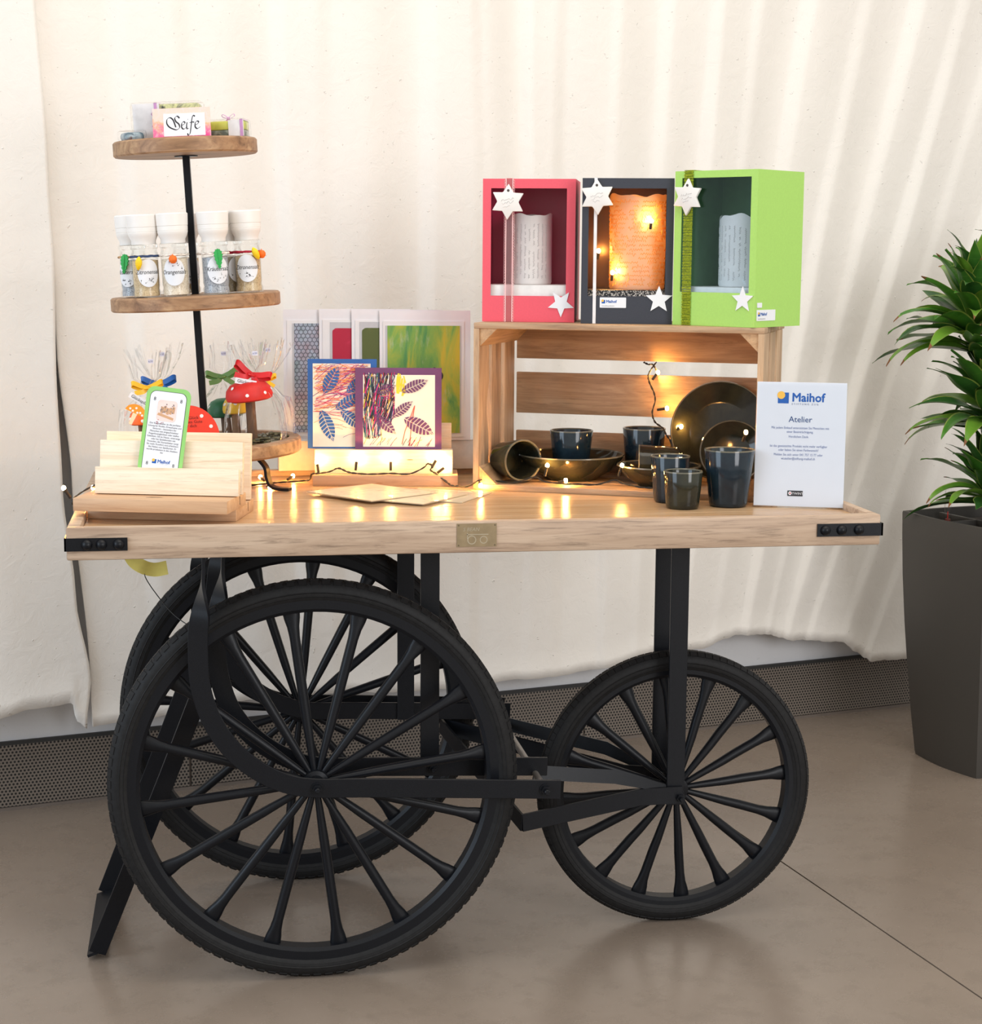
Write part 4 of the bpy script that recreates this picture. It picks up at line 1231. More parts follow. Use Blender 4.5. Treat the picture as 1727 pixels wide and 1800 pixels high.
for x0 in (0, CW - CT):
    poly = [(0, CT + .0002), (.066, CT + .0002), (.066, .105)] + [(.066 - .014 * math.sin(pi * i / 10), .105 + .10 * i / 10) for i in range(1, 10)] + [(.066, .205), (.066, CH - CT - .0002), (0, CH - CT - .0002)]
    m = MB()
    n = len(poly)
    m.add([(x0, y, z) for y, z in poly] + [(x0 + CT, y, z) for y, z in poly], [tuple(range(n)), tuple(range(2 * n - 1, n - 1, -1))] + [(i, i + n, (i + 1) % n + n, (i + 1) % n) for i in range(n)])
    m.build('slat', CRATEZ, cr)
    for a, b in ((.086, .150), (.176, .246)):
        MB().box(x0, x0 + CT, a, b, CT + .0002, CH - CT - .0002).build('slat', CRATEZ, cr, bevel=.001)
for a, b in ((CT + .0003, .092), (.128, .212), (.240, CH - CT - .0003)):
    MB().box(CT, CW - CT, CD - CT, CD, a, b).build('slat', CRATEW, cr, bevel=.001)
L_ = .034
for sx in (0, 1):
    for sz in (0, 1):
        ox = CT + .0002 if sx == 0 else CW - CT - .0002; oz = CT + .0002 if sz == 0 else CH - CT - .0002
        dx = L_ if sx == 0 else -L_; dz = L_ if sz == 0 else -L_
        MB().prism([(ox, oz), (ox + dx, oz), (ox, oz + dz)], .004, CD - CT - .0004).build('corner_post', CRATEY, cr)

# ================================================================== gift boxes with lanterns
PORC = plain('bisque_porcelain', (.80, .78, .75), .6, 0, .03, 40, .25, 120)
def glow_porc():
    m, nt, b = nt_new('lit_porcelain')
    b.inputs['Base Color'].default_value = (.92, .76, .60, 1)
    b.inputs['Roughness'].default_value = .6
    tr = nt.nodes.new('ShaderNodeBsdfTranslucent'); tr.inputs[0].default_value = (1.0, .80, .56, 1)
    mx = nt.nodes.new('ShaderNodeMixShader'); mx.inputs[0].default_value = .62
    out = nt.nodes['Material Output']
    nt.links.new(b.outputs[0], mx.inputs[1]); nt.links.new(tr.outputs[0], mx.inputs[2]); nt.links.new(mx.outputs[0], out.inputs[0])
    return m
LITP = glow_porc()
def giftbox(label, P0, rz, w, d, h, mat, inner, win, plinth, film):
    t = thing('gift_box', label, 'gift box', P0, (0, 0, rz), 'gift boxes on the crate')
    x0, x1, z0, z1 = win; th = .0022
    m = MB()
    m.box(0, w, 0, th, 0, z0).box(0, w, 0, th, z1, h).box(0, x0, 0, th, z0, z1).box(x1, w, 0, th, z0, z1)
    m.box(0, w, d - th, d, 0, h).box(0, th, th, d - th, 0, h).box(w - th, w, th, d - th, 0, h).box(th, w - th, th, d - th, 0, th).box(th, w - th, th, d - th, h - th, h)
    m.build('carton', mat, t, smooth=False)
    e = th + .0004
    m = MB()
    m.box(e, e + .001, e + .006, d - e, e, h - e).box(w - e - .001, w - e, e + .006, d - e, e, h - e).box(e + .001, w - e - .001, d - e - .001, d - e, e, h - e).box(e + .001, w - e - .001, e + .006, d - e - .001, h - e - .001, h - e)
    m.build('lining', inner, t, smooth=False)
    pz = plinth[0]
    MB().box(.006, w - .006, .008, d - .008, .004, pz).build('plinth', plinth[1], t, bevel=.003)
    MB().box(x0 - .003, x1 + .003, th + .0006, th + .0010, z0 - .003, z1 + .003).build('window_film', film, t)
    return t
def squig(m, rn, RF, z, th0, th1, amp, w, vertical=False, zc=0, zh=0, cz=0):
    """one line of cursive marks on a cylinder"""
    pts = []
    if not vertical:
        th = th0
        while th < th1:
            if rn.random() < .10: 
                if len(pts) > 3: yield_line(m, pts, w)
                pts = []; th += .10
            a = amp * rn.uniform(.4, 1.6) if rn.random() < .8 else amp * 3
            Rr = RF(th - pi / 2, z); pts.append((Rr * math.sin(th), -Rr * math.cos(th), z + a * (1 if len(pts) % 2 else -1) + cz))
            th += rn.uniform(.03, .055)
    else:
        zz = zc
        while zz < zc + zh:
            if rn.random() < .10:
                if len(pts) > 3: yield_line(m, pts, w)
                pts = []; zz += .004
            Rr = RF(th0 - pi / 2, zz)
            a = amp * rn.uniform(.4, 1.6) / Rr * (1 if len(pts) % 2 else -1)
            pts.append((Rr * math.sin(th0 + a), -Rr * math.cos(th0 + a), zz))
            zz += rn.uniform(.0012, .0022)
    if len(pts) > 3: yield_line(m, pts, w)
def yield_line(m, pts, w):
    m.tube(pts, w, 4)
def lantern(label, P0, rz, r, h, mat, marks, vertical, seed, top=.004):
    rn = random.Random(seed)
    t = thing('porcelain_lantern', label, 'lantern', P0, (0, 0, rz), 'porcelain lanterns in the gift boxes')
    ph = [rn.uniform(0, 6) for _ in range(4)]
    n = 56; th = .0022; vs = []
    zs = [0, .004, h * .25, h * .5, h * .75, h * .92, h]
    def rad(a, z): return r * (1 + .016 * math.sin(2 * a + ph[0] + z * 8) + .008 * math.sin(5 * a + ph[1] + z * 40))
    for ins in (0, 1):
        for i, z in enumerate(zs if not ins else list(reversed(zs))):
            for k in range(n):
                a = 2 * pi * k / n
                q = rad(a, z) - (th if ins else 0) - (.002 if z == 0 else 0)
                zz = z + (top * (math.sin(3 * a + ph[2]) + .6 * math.sin(7 * a + ph[3])) if z == h else 0)
                vs.append((q * math.cos(a), q * math.sin(a), zz))
    m = MB().add(vs, [(i * n + k, i * n + (k + 1) % n, (i + 1) * n + (k + 1) % n, (i + 1) * n + k) for i in range(2 * len(zs) - 1) for k in range(n)])
    m.build('shell', mat, t, angle=60)
    g = MB()
    if not vertical:
        z = .010
        while z < h - .012:
            squig(g, rn, rad, z, -1.5, 1.5, .0016, .00075)
            z += .0082
    else:
        for k in range(9):
            squig(g, rn, rad, 0, -.9 + k * .22, 0, .0014, .0007, True, .012, h * .78)
    g.build('embossed_script', marks, t)
    return t
def ornament(label, P0, rz, roll, mat=PORC, seed=1):
    t = thing('star_ornament', label, 'ornament', P0, (0, R(roll), rz), 'porcelain star ornaments on the gift boxes')
    poly = star(0, 0, .0345, .0205, 6)
    n = len(poly); hole = [(0.0026 * math.cos(2 * pi * i / 10), .0215 + .0026 * math.sin(2 * pi * i / 10)) for i in range(10)]
    MB().prism(poly, -.0062, 0).build('star', mat, t, bevel=.0016)
    MB().prism(hole, -.0066, -.0060).build('hole', plain('hole_shadow', (.08, .07, .065), .8), t)
    rn = random.Random(seed); g = MB()
    for row in range(3):
        x = -.013 + row * .002; pts = []
        while x < .012 - (row == 2) * .006:
            pts.append((x, -.0063, .005 - row * .0062 + rn.uniform(-.0022, .0022) + x * .22)); x += .0022
        g.tube(pts, .0006, 4)
    g.build('stamped_script', plain('stamped_porcelain', (.62, .61, .60), .6), t)
    return t
WHITEP = plain('white_plinth', (.80, .79, .77), .6)
def glitter():
    m, nt, b = nt_new('black_glitter')
    v = coords(nt); vo = nt.nodes.new('ShaderNodeTexVoronoi'); vo.inputs['Scale'].default_value = 620; nt.links.new(v, vo.inputs[0])
    nt.links.new(ramp(nt, vo.outputs['Color'], [(.55, (.01, .01, .012)), (.8, (.6, .55, .5))]), b.inputs['Base Color'])
    b.inputs['Roughness'].default_value = .3; b.inputs['Metallic'].default_value = .4
    return m
PINKC = plain('coral_pink_card', srgb(228, 88, 104), .55, 0, .03, 300, .1, 900)
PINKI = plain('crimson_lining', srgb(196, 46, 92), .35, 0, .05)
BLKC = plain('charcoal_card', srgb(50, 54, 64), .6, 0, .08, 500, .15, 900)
BLKI = plain('bulb_glow_lining', srgb(92, 62, 30), .25, .35, .1)  # black card, with the bulbs' golden reflection put into its colour
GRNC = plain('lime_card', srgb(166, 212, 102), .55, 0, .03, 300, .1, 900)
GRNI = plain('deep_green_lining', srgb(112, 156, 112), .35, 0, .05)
BOXFILM = clear('window_film', fac=.10, rough=.05, crinkle=.25, cscale=16, cap=.35)
BLUEFILM = clear('crinkled_blue_film', fac=.20, rough=.10, tint=(.93, .97, 1), crinkle=.5, cscale=12, cap=.45, glossc=(.75, .9, 1))
ZB = TZ + .0002 + CH + .0003
def lw(P0, rz, x, y, z): 
    return Vector(P0) + Matrix.Rotation(rz, 3, 'Z') @ Vector((x, y, z))
def sticker(t, x, z, w, h, y=-.0006, rot=(0, 0, 0), loc=None):
    s = MB().prism(rrect(0, w, 0, h, .001, 2), -.0002, .0002).build('label', PAPER, t, loc or (x, y, z), rot)
    logo(s, w * .07, h * .42, h * .34, -.0005, False)
    text('www.stiftung-maihof.ch', h * .13, INK, s, (w * .07, -.0005, h * .14), 'LEFT')
    return s
def paper_star(t, x, z, r, rot):
    MB().prism(star(x, z, r, r * .44, 5, rot), -.0020, -.0004).build('paper_star', PAPER, t)
# pink
P1 = Vector((.3585, .4715, ZB)); A1 = R(-15)
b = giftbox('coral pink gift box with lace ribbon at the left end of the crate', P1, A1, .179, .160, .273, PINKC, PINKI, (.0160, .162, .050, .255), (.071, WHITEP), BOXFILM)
LACE = plain('pale_pink_lace', srgb(246, 196, 196), .6)
m = MB(); xr = .0515
for sg in (-1, 1): m.box(xr + sg * .0066 - .0009, xr + sg * .0066 + .0009, -.0015, -.0006, 0, .274)
for sg in (-1, 1):
    for k in range(52):
        c = (xr + sg * .0078, .003 + k * .0052)
        pr = [(c[0] + .0022 * math.cos(a), -.0010, c[1] + .0026 * math.sin(a)) for a in [2 * pi * i / 8 for i in range(8)]]
        m.tube(pr, .0004, 3, 0, True)
m.build('lace_edge', LACE, b)
m = MB().box(xr - .0060, xr + .0060, -.0014, -.0008, 0, .274).box(xr - .0060, xr + .0060, -.0014, .160, .2735, .2740)
m.build('lace_ribbon', clear('sheer_lace', fac=.5, rough=.5, tint=(1, .86, .86), cap=.45, glossc=(1, .8, .8)), b)
paper_star(b, .153, .036, .0265, -90)
ornament('white six-pointed star ornament hanging on the pink box', lw(P1, A1, .049, -.0020, .229), A1, 2, seed=1)
lantern('white porcelain lantern inside the pink box', lw(P1, A1, .088, .085, .0714), A1, .040, .135, PORC, plain('script_grey', (.58, .56, .55), .6), True, 3, .002)
# charcoal
P2 = Vector((.5349, .3812, ZB)); A2 = R(-15)
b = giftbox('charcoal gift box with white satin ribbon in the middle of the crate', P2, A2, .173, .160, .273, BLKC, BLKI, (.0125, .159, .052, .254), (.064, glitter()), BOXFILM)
m = MB().box(.0225, .0285, -.0012, -.0004, 0, .274).box(.0225, .0285, -.0012, .160, .2735, .2741)
m.build('satin_ribbon', plain('white_satin', (.80, .79, .80), .3), b)
paper_star(b, .148, .046, .0265, 90)
sticker(b, .036, .030, .050, .0195)
ornament('white six-pointed star ornament hanging on the charcoal box', lw(P2, A2, .0285, -.0020, .238), A2, -3, seed=4)
lantern('lit amber porcelain lantern embossed with script inside the charcoal box', lw(P2, A2, .104, .078, .0644), A2, .0545, .178, LITP, plain('script_amber', (.95, .46, .06), .5), False, 6, .003)
# lime
P3 = Vector((.6995, .322, ZB)); A3 = R(-51)
b = giftbox('lime green gift box turned sideways at the right end of the crate', P3, A3, .184, .154, .285, GRNC, GRNI, (.016, .170, .062, .272), (.072, WHITEP), BLUEFILM)
def jute():
    m, nt, bb_ = nt_new('olive_jute')
    v = coords(nt, rand=False)
    n = noise(nt, v, 380, 3, .6)
    nt.links.new(ramp(nt, n, [(.3, srgb(84, 100, 10)), (.6, srgb(156, 170, 24)), (.8, srgb(186, 190, 50))]), bb_.inputs['Base Color'])
    bb_.inputs['Roughness'].default_value = .9
    return m
m = MB(); xj = .032
for k in range(7):
    x = xj - .0085 + k * .0028
    m.box(x - .0006, x + .0006, -.0016, -.0006, 0, .2855)
for k in range(86):
    z = .002 + k * .0033
    m.box(xj - .0105, xj + .0105, -.0022, -.0012, z - .0009, z + .0009, 0, Matrix.Translation((0, 0, .0006 * math.sin(k * 2.3))))
for k in range(40):
    y = k * .004
    m.box(xj - .0105, xj + .0105, y - .0011, y + .0011, .2856, .2866)
m.build('jute_ribbon', jute(), b, smooth=False)
paper_star(b, .158, .050, .0245, 90)
sticker(b, 0, 0, .062, .020, loc=(.1846, .006, .012), rot=(0, 0, R(90)))
MB().prism(rrect(0, .016, 0, .009, .001, 2), -.0002, .0002).build('price_label', PAPER, b, (.1846, .007, .036), (0, 0, R(90)))
MB().lathe([(0, 0), (.010, 0), (.012, .003), (0, .004)], 20).build('gold_seal', plain('gold_foil', (.8, .45, .08), .3, .8), b, (.11, .05, .277))
ornament('white six-pointed star ornament hanging on the lime box', lw(P3, A3, .033, -.0026, .237), A3, 3, seed=8)
lantern('white ridged porcelain lantern inside the lime box', lw(P3, A3, .104, .080, .0724), A3, .0475, .130, PORC, plain('script_grey', (.58, .56, .55), .6), True, 11, .004)

# ================================================================== dark glazed pottery
def glaze(name, a, b_, rim):
    m, nt, b = nt_new(name)
    v = coords(nt)
    f = noise(nt, v, 18, 4, .6, .5); g = noise(nt, v, 700, 2)
    c = ramp(nt, f, [(.35, a), (.65, b_)])
    c = mix(nt, c, rim, ramp(nt, g, [(.62, (0, 0, 0)), (.8, (.35, .35, .35))]))
    nt.links.new(c, b.inputs['Base Color'])
    b.inputs['Roughness'].default_value = .10; b.inputs['Specular IOR Level'].default_value = .42
    b.inputs['Coat Weight'].default_value = .0; b.inputs['Coat Roughness'].default_value = .03
    bump(nt, noise(nt, v, 30, 2), b, .12, .002)
    return m
GL1 = glaze('midnight_glaze', (.006, .012, .020), (.012, .026, .038), (.05, .05, .035))
GL2 = glaze('olive_black_glaze', (.012, .014, .012), (.030, .032, .020), (.07, .06, .035))
RIMG = glaze('thin_rim_glaze', (.10, .10, .075), (.16, .15, .11), (.2, .18, .12))
def cup_parts(t, r0, r1, h, mat, M=None, dents=0):
    wob = lambda a, z: 1 + .010 * math.sin(2 * a + z * 20 + dents) + .006 * math.sin(3 * a - z * 30 + dents)
    pr = [(0, 0), (r0 * .86, 0), (r0 * .97, .003), (r0, .008), (r0 + (r1 - r0) * .5, h * .5), (r1, h - .0015), (r1 - .0008, h), (r1 - .0024, h), (r1 - .0034, h - .002),
          (r0 + (r1 - r0) * .5 - .004, h * .5), (r0 - .004, .010), (r0 * .8, .006), (0, .0055)]
    MB().lathe(pr, 44, 0, M, wob=wob).build('body', mat, t, angle=50)
    MB().lathe([(r1 + .0003, h - .0020), (r1 - .0002, h + .0004), (r1 - .0024, h + .0004), (r1 - .0036, h - .0016)], 44, 0, M, closed=True, wob=wob).build('rim', RIMG, t)
def cup(label, P0, r0, r1, h, mat, seed, name='cup', group='dark glazed cups'):
    t = thing(name, label, 'cup', P0, (0, 0, seed), group)
    cup_parts(t, r0, r1, h, mat, None, seed)
    return t
FLC = CT + .0006
cup('tall midnight-blue cup standing alone beside the paper sign', (.7633, .1415, TZ), .0355, .0455, .104, GL1, 1.0)
cup('middle-sized dark cup behind the smallest cup at the front', (.6708, .206, TZ), .0305, .0368, .086, GL1, 2.2)
cup('smallest olive-black cup at the very front of the tray', (.6724, .1223, TZ), .0300, .0352, .068, GL2, 3.4)
def bowl(label, P0, r, h, mat, seed):
    t = thing('bowl', label, 'bowl', P0, (0, 0, seed), 'dark glazed bowls')
    wob = lambda a, z: 1 + .008 * math.sin(2 * a + seed)
    pr = [(0, .002), (r * .42, .002), (r * .45, 0), (r * .50, 0), (r * .52, .004), (r * .80, h * .40), (r * .95, h * .78), (r, h - .001), (r - .001, h), (r - .003, h), (r * .93, h * .80), (r * .76, h * .46), (r * .48, .009), (0, .007)]
    MB().lathe(pr, 64, 0, None, wob=wob).build('body', mat, t, angle=50)
    MB().lathe([(r + .0003, h - .002), (r - .0004, h + .0004), (r - .003, h + .0004), (r - .0042, h - .002)], 64, 0, None, closed=True, wob=wob).build('rim', RIMG, t)
    return t
bowl('wide dark bowl at the left inside the crate with a cup standing in it', cp(.160, .140, FLC), .106, .050, GL2, .4)
cup('dark cup standing in the wide left bowl', cp(.158, .148, FLC + .0135), .0345, .0425, .082, GL1, .7)
bowl('smaller dark bowl at the right inside the crate under a lying tumbler', cp(.345, .100, FLC), .082, .040, GL2, 1.4)
cup('dark cup standing at the back of the crate between the two bowls', cp(.290, .218, FLC), .0345, .0430, .098, GL1, 4.1)
t = thing('tumbler', 'dark tumbler lying on its side in the smaller bowl', 'cup', cp(.345, .105, FLC + .0102), (0, 0, CA + R(12)), 'dark glazed cups')
cup_parts(t, .031, .036, .080, GL2, Matrix.Translation((.040, 0, .0315)) @ Matrix.Rotation(R(-90), 4, 'Y') @ Matrix.Translation((0, 0, 0)) , 2)
t = thing('tumbler', 'dark tumbler lying at the left front corner of the crate, mouth to the front', 'cup', cp(.066, .060, FLC), (0, 0, CA + R(46)), 'dark glazed cups')
cup_parts(t, .033, .0405, .080, GL2, Matrix.Translation((0, .045, .0402)) @ Matrix.Rotation(R(87), 4, 'X'), 5)
def plate(label, P0, rz, lean, r, mat):
    t = thing('plate', label, 'plate', P0, (0, 0, rz), 'dark glazed plates leaning in the crate')
    M = Matrix.Rotation(R(-lean), 4, 'X') @ Matrix.Translation((0, 0, r + .0005)) @ Matrix.Rotation(R(90), 4, 'X')
    pr = [(0, -.004), (r * .55, -.004), (r * .60, -.002), (r * .95, .012), (r, .016), (r - .001, .0175), (r * .93, .015), (r * .62, .003), (r * .56, .001), (0, .001)]
    MB().lathe(pr, 72, 0, M, wob=lambda a, z: 1 + .012 * math.sin(2 * a)).build('body', mat, t, angle=50)
    MB().lathe([(r + .0004, .0155), (r - .0008, .0180), (r - .0026, .0172)], 72, 0, M, closed=True, wob=lambda a, z: 1 + .012 * math.sin(2 * a)).build('rim', RIMG, t)
    return t
plate('large dark plate leaning at the right rear of the crate', cp(.447, .200, FLC), CA + R(14), 14, .098, GL2)
plate('smaller dark plate leaning in front of the large plate', cp(.478, .150, FLC), CA + R(12), 16, .062, GL2)
# ================================================================== acrylic sign
t = thing('table_sign', 'clear acrylic stand with a white printed notice at the right end of the tray', 'sign', (.8815, .097, TZ + .0002), (0, 0, R(-20)))
ACR = clear('acrylic', fac=.18, rough=.02, tint=(.985, .99, .99), cap=.4)
TL = Matrix.Rotation(R(-7), 4, 'X')
SW, SH = .160, .2245
MB().box(-SW / 2 - .0015, SW / 2 + .0015, -.0026, -.0010, .001, SH + .002, 0, TL).box(-SW / 2 - .0015, SW / 2 + .0015, .0010, .0026, .001, SH + .002, 0, TL).build('pocket', ACR, t)
MB().box(-SW / 2 - .0015, SW / 2 + .0015, .003, .042, 0, .0028).build('foot', ACR, t)
MB().box(-SW / 2 - .0015, SW / 2 + .0015, -.0030, .003, 0, .0028).build('front_lip', ACR, t)
pg_ = MB().box(-SW / 2, SW / 2, -.0006, .0006, 0, SH).build('notice', plain('cool_white_sheet', (.74, .78, .87), .6, 0, .01), t, (0, 0, .0030), (R(-7), 0, 0))
logo(pg_, -.0425, .186, .0195, -.0010)
yI = -.0010
text('Atelier', .0150, INK_BLUE, pg_, (-.001, yI, .1525), bold=.00005)
SB_ = plain('soft_blue_ink', srgb(96, 118, 170), .6, 0, 0)
text('Mit jedem Einkauf unterstützen Sie Menschen mit\neiner Beeinträchtigung.', .0062, SB_, pg_, (-.001, yI, .1400), line=1.15, xs=.83)
text('Herzlichen Dank.', .0062, SB_, pg_, (-.003, yI, .1242), xs=.83)
text('Ist das gewünschte Produkt nicht mehr verfügbar\noder haben Sie einen Farbwunsch?', .0062, SB_, pg_, (-.003, yI, .1070), line=1.15, xs=.83)
text('Melden Sie sich unter 041 757 15 77 oder\nwi.atelier@stiftung-maihof.ch', .0062, SB_, pg_, (-.003, yI, .0915), line=1.15, xs=.83)
bd = MB().prism(rrect(-.0200, .0075, .0185, .0285, .0008, 2), -.0011, -.0007).build('badge', INK, pg_)
MB().flat(ell(-.0152, .0236, .0034, .0037, 6), -.0014).build('badge_mark', PAPER, bd, smooth=False)
MB().flat(ell(-.0152, .0236, .0014, .0014, 10), -.0016).build('badge_dot', plain('badge_red', srgb(220, 70, 80), .6), bd, smooth=False)
text('TWINT', .0062, PAPER, bd, (-.0017, -.0014, .0213))

# ================================================================== string of fairy lights
WIREM = plain('dark_green_wire', (.012, .012, .010), .5)
SOCK = plain('bulb_socket', (.02, .016, .012), .45)
BULB = glow('warm_bulb', (1.0, .47, .11), BULB_E)
ls = thing('fairy_lights', 'string of warm fairy lights with dark wire winding across the tray and crate', 'string lights', (.1, .3, TZ))
W_PATHS = [
    [(-.402, .16, .8065), (-.4062, .16, .8178), (-.3934, .165, .8295), (-.3691, .175, .842), (-.345, .19, .850)],
    [(-.0911, .5046, .7955), (-.0571, .5275, .7960), (-.0234, .5429, .7960), (.0131, .548, .7975), (.0250, .530, .802), (.0278, .5063, .816), (.0411, .5046, .8175), (.0631, .5019, .8209), (.0797, .4999, .8277), (.0962, .4979, .821), (.1128, .4958, .8176), (.1459, .4918, .8160),
     (.1813, .4874, .8178), (.2178, .4829, .8168), (.2454, .4795, .8292), (.2531, .4786, .8371), (.2642, .4772, .8315), (.2587, .4779, .8247), (.2709, .4764, .8165), (.288, .462, .803), (.298, .452, .7965), (.3116, .445, .7960), (.325, .425, .798), (.3417, .4076, .8110)],
    [(.3417, .4076, .8110), (.3567, .4181, .8120), (.377, .4193, .8092), (.4132, .4016, .8076), (.4489, .3842, .8200), (.4658, .3782, .8125), (.4953, .3638, .8095), (.5256, .349, .8095), (.5608, .3318, .8105), (.5916, .3213, .8200), (.6061, .312, .8150), (.6355, .2954, .8095), (.6601, .2834, .8085)],
    [(.7348, .445, .8500), (.7348, .445, .8773), (.7263, .4492, .8917), (.7214, .4627, .9051), (.7103, .4792, .915), (.7073, .4918, .9332), (.7134, .4944, .9558), (.7122, .5005, .9724), (.7048, .5097, .9923), (.7037, .5158, 1.0055), (.711, .5178, 1.0191), (.7209, .5208, 1.0314)],
    [(.694, .5161, 1.0323), (.7025, .512, 1.028), (.7108, .5109, 1.0282), (.7151, .5088, 1.0226), (.7205, .5082, 1.0114), (.7217, .5076, 1.0034)],
]
for p in W_PATHS:
    q = smooth_path(p, 5)
    for ph in (0, pi):
        tw = []
        for i, a in enumerate(q):
            tw.append(a + Vector((.0009 * math.cos(i * 1.1 + ph), .0009 * math.sin(i * 1.1 + ph), .0009 * math.sin(i * 1.1 + ph + .8))))
        MB().tube(tw, .0011, 5).build('wire_strand', WIREM, ls, world=True)
BL = [((-.4196, .155, .8404), (-.4062, .16, .8178)), ((-.372, .19, .836), (-.368, .176, .842)), ((-.0700, .560, .8045), (-.060, .530, .797)), ((-.0055, .570, .8045), (-.0234, .5429, .797)), ((-.0555, .4480, .7985), (-.068, .505, .797)),
      ((.0383, .506, .8392), (.0413, .5066, .8182)), ((.1156, .4985, .8439), (.113, .4978, .8195)), ((.1819, .4904, .844), (.1816, .4894, .8197)), ((.2716, .4794, .8465), (.2591, .4799, .8244)), ((.2883, .4773, .8308), (.2713, .4784, .8176)),
      ((.3459, .3968, .8030), (.3444, .404, .8100)), ((.3766, .4306, .8110), (.3683, .4247, .8120)), ((.4728, .3780, .8425), (.4669, .3783, .8160)), ((.5059, .362, .8150), (.4908, .3663, .8110)), ((.6051, .3151, .8483), (.5984, .3184, .8245)),
      ((.7201, .5023, 1.0121), (.7094, .5067, .9968)), ((.7328, .4738, .9426), (.7124, .4893, .938)), ((.7499, .4265, .9106), (.7325, .4452, .8908)), ((.801, .165, .925), (.799, .178, .905))]
BOXB = [(.1305, .018, .194), (.0290, .075, .137), (.058, .030, .096), (.104, .095, .150), (.092, .075, .105), (.116, .080, .185), (.090, .085, .200)]  # the later ones are extra bulbs, added inside the lantern to brighten it
SPH = MB().lathe([(0, -.0042), (.0018, -.0038), (.0034, -.002), (.0038, .0002), (.0032, .0026), (.0016, .0042), (0, .0046)], 12).mesh('bulb', BULB)
lo2 = Vector(ls.location)
def bulb(p, base):
    p = Vector(p); base = Vector(base)
    o = put('bulb', SPH, ls, p - lo2)
    d = (p - base)
    k = min(.019, d.length - .003)
    a = p - d.normalized() * (k + .002)
    MB().tube([Vector((0, 0, 0)) - d.normalized() * (k + .002), -d.normalized() * .0025], [.0026, .0030], 8).build('socket', SOCK, o)
for p, b_ in BL:
    bulb(p, b_)
for q in BOXB:
    p = lw(P2, A2, *q)
    bulb(p, p + Vector((0, .006, -.016)))
# ---- yellow tape flag on its thin wire below the tray
t = thing('tape_flag', 'yellow paper flag on a thin black wire under the tray', 'tape', (-.2762, .10, .705))
o_ = Vector(t.location)
YT = plain('yellow_tape', srgb(226, 212, 110), .5)
fl_ = smooth_path([Vector(p) - o_ for p in ((-.318, .10, .7725), (-.306, .10, .728), (-.290, .096, .712), (-.268, .104, .7035), (-.2454, .10, .7075))], 5)
MB().strip(fl_, Vector((.45, .1, .9)), .024, .0004).build('flag', YT, t)
MB().tube(smooth_path([Vector(p) - o_ for p in ((-.2840, .1, .700), (-.2821, .1, .690), (-.2693, .11, .6658), (-.2411, .10, .6302), (-.215, .08, .612), (-.185, .055, .600))], 5), .0009, 5).build('wire', WIREM, t)
# ================================================================== planter and dracaena
PC = Vector((1.5867, 1.1829, 0))          # left far foot corner
fx = Vector((math.cos(WY), math.sin(WY), 0)); fy = Vector((math.sin(WY), -math.cos(WY), 0))
PW = .236
ctr = PC + fx * PW / 2 + fy * PW / 2
pt = thing('planter', 'tall dark grey tapered square planter at the right edge', 'planter', ctr, (0, 0, WY))
PLM = plain('anthracite_plastic', srgb(68, 65, 61), .55, 0, .06, 700, .15, 900)
PLD = plain('planter_black', (.015, .014, .013), .7)
H = .618
st = [(0.0, .118), (.012, .120), (.10, .1285), (.22, .1385), (.34, .147), (.46, .1535), (.56, .157), (H - .004, .158), (H, .1572)]
m = MB(); vs = []
def sq(hw, z, n=8, bow=.014):
    out = []
    for sx, sy in ((-1, -1), (1, -1), (1, 1), (-1, 1)):
        nx, ny = {(-1, -1): (1, -1), (1, -1): (1, 1), (1, 1): (-1, 1), (-1, 1): (-1, -1)}[(sx, sy)]
        for i in range(n):
            t_ = i / n
            x = sx + (nx - sx) * t_; y = sy + (ny - sy) * t_
            k = 1 + (bow / hw) * math.sin(pi * t_)
            if sx != nx: out.append((x * hw, y * hw * k, z))
            else: out.append((x * hw * k, y * hw, z))
    return out
for z, hw in st: vs += sq(hw, z)
for z, hw in ((H, .148), (H - .03, .146)): vs += sq(hw, z)
n = 32
fs = [(i * n + k, i * n + (k + 1) % n, (i + 1) * n + (k + 1) % n, (i + 1) * n + k) for i in range(len(st) + 1) for k in range(n)]
fs.append(tuple(range(n - 1, -1, -1)))
m.add(vs, fs).build('pot', PLM, pt, angle=35)
MB().add(sq(.1455, H - .030), [tuple(range(32))]).build('liner', PLD, pt, smooth=False)
MB().add(sq(.120, H - .022, bow=0), [tuple(range(32))]).build('soil', plain('dark_soil', (.022, .016, .011), .9, 0, .4, 60, .6, 90), pt, smooth=False)
MB().box(-.146, -.05, -.004, .004, H - .029, H - .006).box(-.06, -.05, -.14, .14, H - .029, H - .006).build('insert_ridge', PLM, pt, bevel=.002)
gl = thing('water_gauge', 'clear water level tube with red float in the planter corner', 'gauge', ctr + fx * -.108 + fy * -.045 + Vector((0, 0, H - .0295)), (0, 0, WY))
MB().lathe([(.0085, 0), (.0085, .09), (.0075, .094), (0, .095)], 16).build('tube', clear('gauge_plastic', fac=.2, rough=.05, cap=.4), gl)
MB().lathe([(0, .001), (.007, .001), (.007, .022), (0, .024)], 12).build('float', plain('gauge_float', (.25, .05, .04), .5), gl)
MB().tube([(0, 0, .02), (0, 0, .04)], .0015, 6).build('needle', plain('gauge_red', (.6, .03, .02), .5), gl)

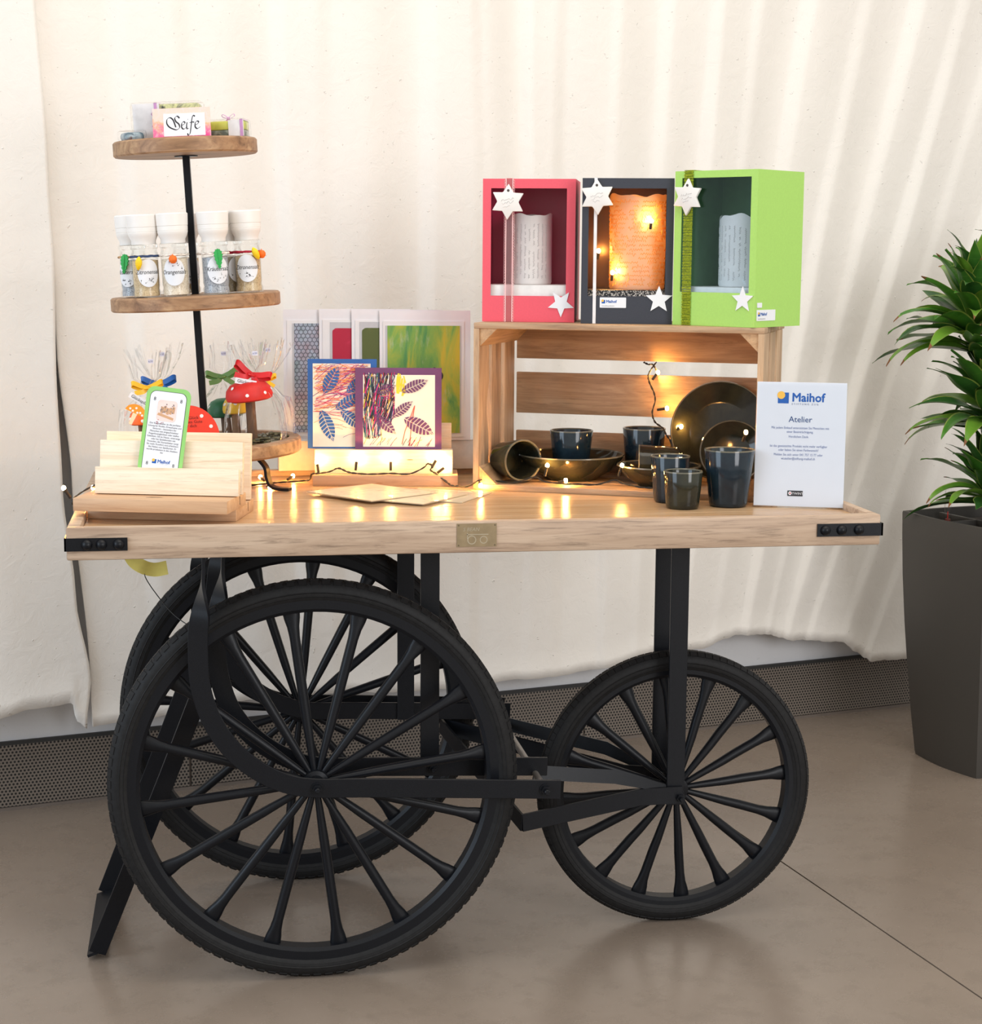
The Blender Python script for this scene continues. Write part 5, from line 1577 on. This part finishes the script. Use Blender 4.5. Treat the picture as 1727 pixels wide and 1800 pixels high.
def leafm(name, a, b_, e):
    m, nt, b = nt_new(name)
    v = coords(nt, (1, 1, 1))
    f = noise(nt, v, 6, 3); g = noise(nt, coords(nt, (90, 3, 1), False), 1.0, 3)
    c = ramp(nt, f, [(.3, a), (.7, b_)])
    c = mix(nt, c, e, ramp(nt, g, [(.55, (0, 0, 0)), (.8, (.35, .35, .35))]))
    nt.links.new(c, b.inputs['Base Color'])
    b.inputs['Roughness'].default_value = .32
    b.inputs['Subsurface Weight'].default_value = 0
    return m
LG = [leafm('leaf_green', (.022, .095, .012), (.075, .24, .028), (.16, .36, .05)), leafm('leaf_deep', (.016, .07, .018), (.045, .16, .024), (.10, .26, .045)), leafm('leaf_light', (.08, .22, .02), (.19, .37, .04), (.32, .42, .06))]
LEDGE = plain('leaf_edge', (.24, .32, .06), .5)
BROWN = plain('leaf_brown', srgb(120, 78, 44), .7)
def leaf_mesh(k, L, W, curl, droop, mi):
    """broad strap leaf growing along +X, arching down, folded along its midrib"""
    N = 12; vs = []; rn = random.Random(k)
    x = z = 0; a = R(10)
    for i in range(N + 1):
        t_ = i / N
        w = W * (math.sin(pi * min(1, .12 + t_ * .88)) ** .75) * (1 - t_ ** 3 * .75) if t_ < 1 else .0004
        wv = .10 * W * math.sin(t_ * 9 + k)
        for q, lift in ((-1, .34), (-.88, .30), (-.45, .12), (0, 0), (.45, .12), (.88, .30), (1, .34)):
            vs.append((x - math.sin(a) * lift * w, q * w, z + math.cos(a) * lift * w + wv * q))
        x += math.cos(a) * L / N; z += math.sin(a) * L / N
        a -= R(droop) / N * (.5 + 1.6 * t_ ** 2)
    m = MB(); C_ = 7
    for i in range(N):
        for j in range(C_ - 1):
            mi_ = 1 if j in (0, C_ - 2) else 0
            if i >= N - 1 and k % 3 == 0: mi_ = 2
            m.f.append([i * C_ + j, i * C_ + j + 1, (i + 1) * C_ + j + 1, (i + 1) * C_ + j]); m.m.append(mi_)
    m.v = [Vector(p) for p in vs]
    return m.mesh('leaf', [LG[mi], LEDGE, BROWN], angle=180)
LM_ = [leaf_mesh(k, .178 + .012 * (k % 4), .0275 + .003 * (k % 3), 0, 20 + 16 * (k % 5), (0, 1, 0, 2, 1, 0)[k % 6]) for k in range(12)]
dr = thing('dracaena', 'bushy green dracaena with broad arching leaves in the planter', 'plant', ctr + Vector((0, 0, H - .0215)), (0, 0, 0))
STEMM = wood('dracaena_cane', [srgb(112, 84, 62), srgb(150, 116, 88), srgb(176, 142, 110)], 'Z', 3, .8, 2, .4)
def cane(pts, r):
    q = smooth_path(pts, 8)
    m = MB(); m.tube(q, [r * (1 + .10 * (i % 2)) for i in range(len(q))], 12)
    return m.build('cane', STEMM, dr)
# canes in plant-local coordinates (x along the picture, y away)
CN = [([(.03, .0, 0), (.05, .0, .16), (.045, 0, .30), (-.02, -.01, .42), (-.08, -.02, .54)], .013),
      ([(.03, .0, 0), (.05, .02, .16), (.08, .03, .34), (.10, .03, .56)], .016),
      ([(-.02, -.04, 0), (-.04, -.045, .10)], .011),
      ([(.05, .0, .22), (.01, -.03, .27), (-.04, -.04, .31)], .011)]
for p, r_ in CN: cane(p, r_)
rn = random.Random(21)
def rosette(c, n, z0, z1, size, up, seed, yawc=None, side=None):
    rn = random.Random(seed)
    for k in range(n):
        f = k / (n - 1)
        az = k * 2.39996 + rn.uniform(-.25, .25)
        el = -4 + 82 * f ** 1.25 + rn.uniform(-8, 8)
        s = size * (1.08 - .45 * f ** 2) * rn.uniform(.85, 1.12)
        loc = Vector(c) + Vector((.012 * math.cos(az), .012 * math.sin(az), z0 + (z1 - z0) * f))
        put('leaf', LM_[rn.randrange(12)], dr, loc, (rn.uniform(-.25, .25), -R(el), az), (s, s, s))
rosette((-.085, -.02, .50), 72, -.08, .09, .98, 1, 3)
rosette((-.045, -.04, .285), 56, -.05, .07, .96, 1, 7)
rosette((-.045, -.045, .085), 52, -.03, .07, .80, 1, 11)
rosette((.10, .03, .58), 30, -.04, .07, .95, 1, 15)
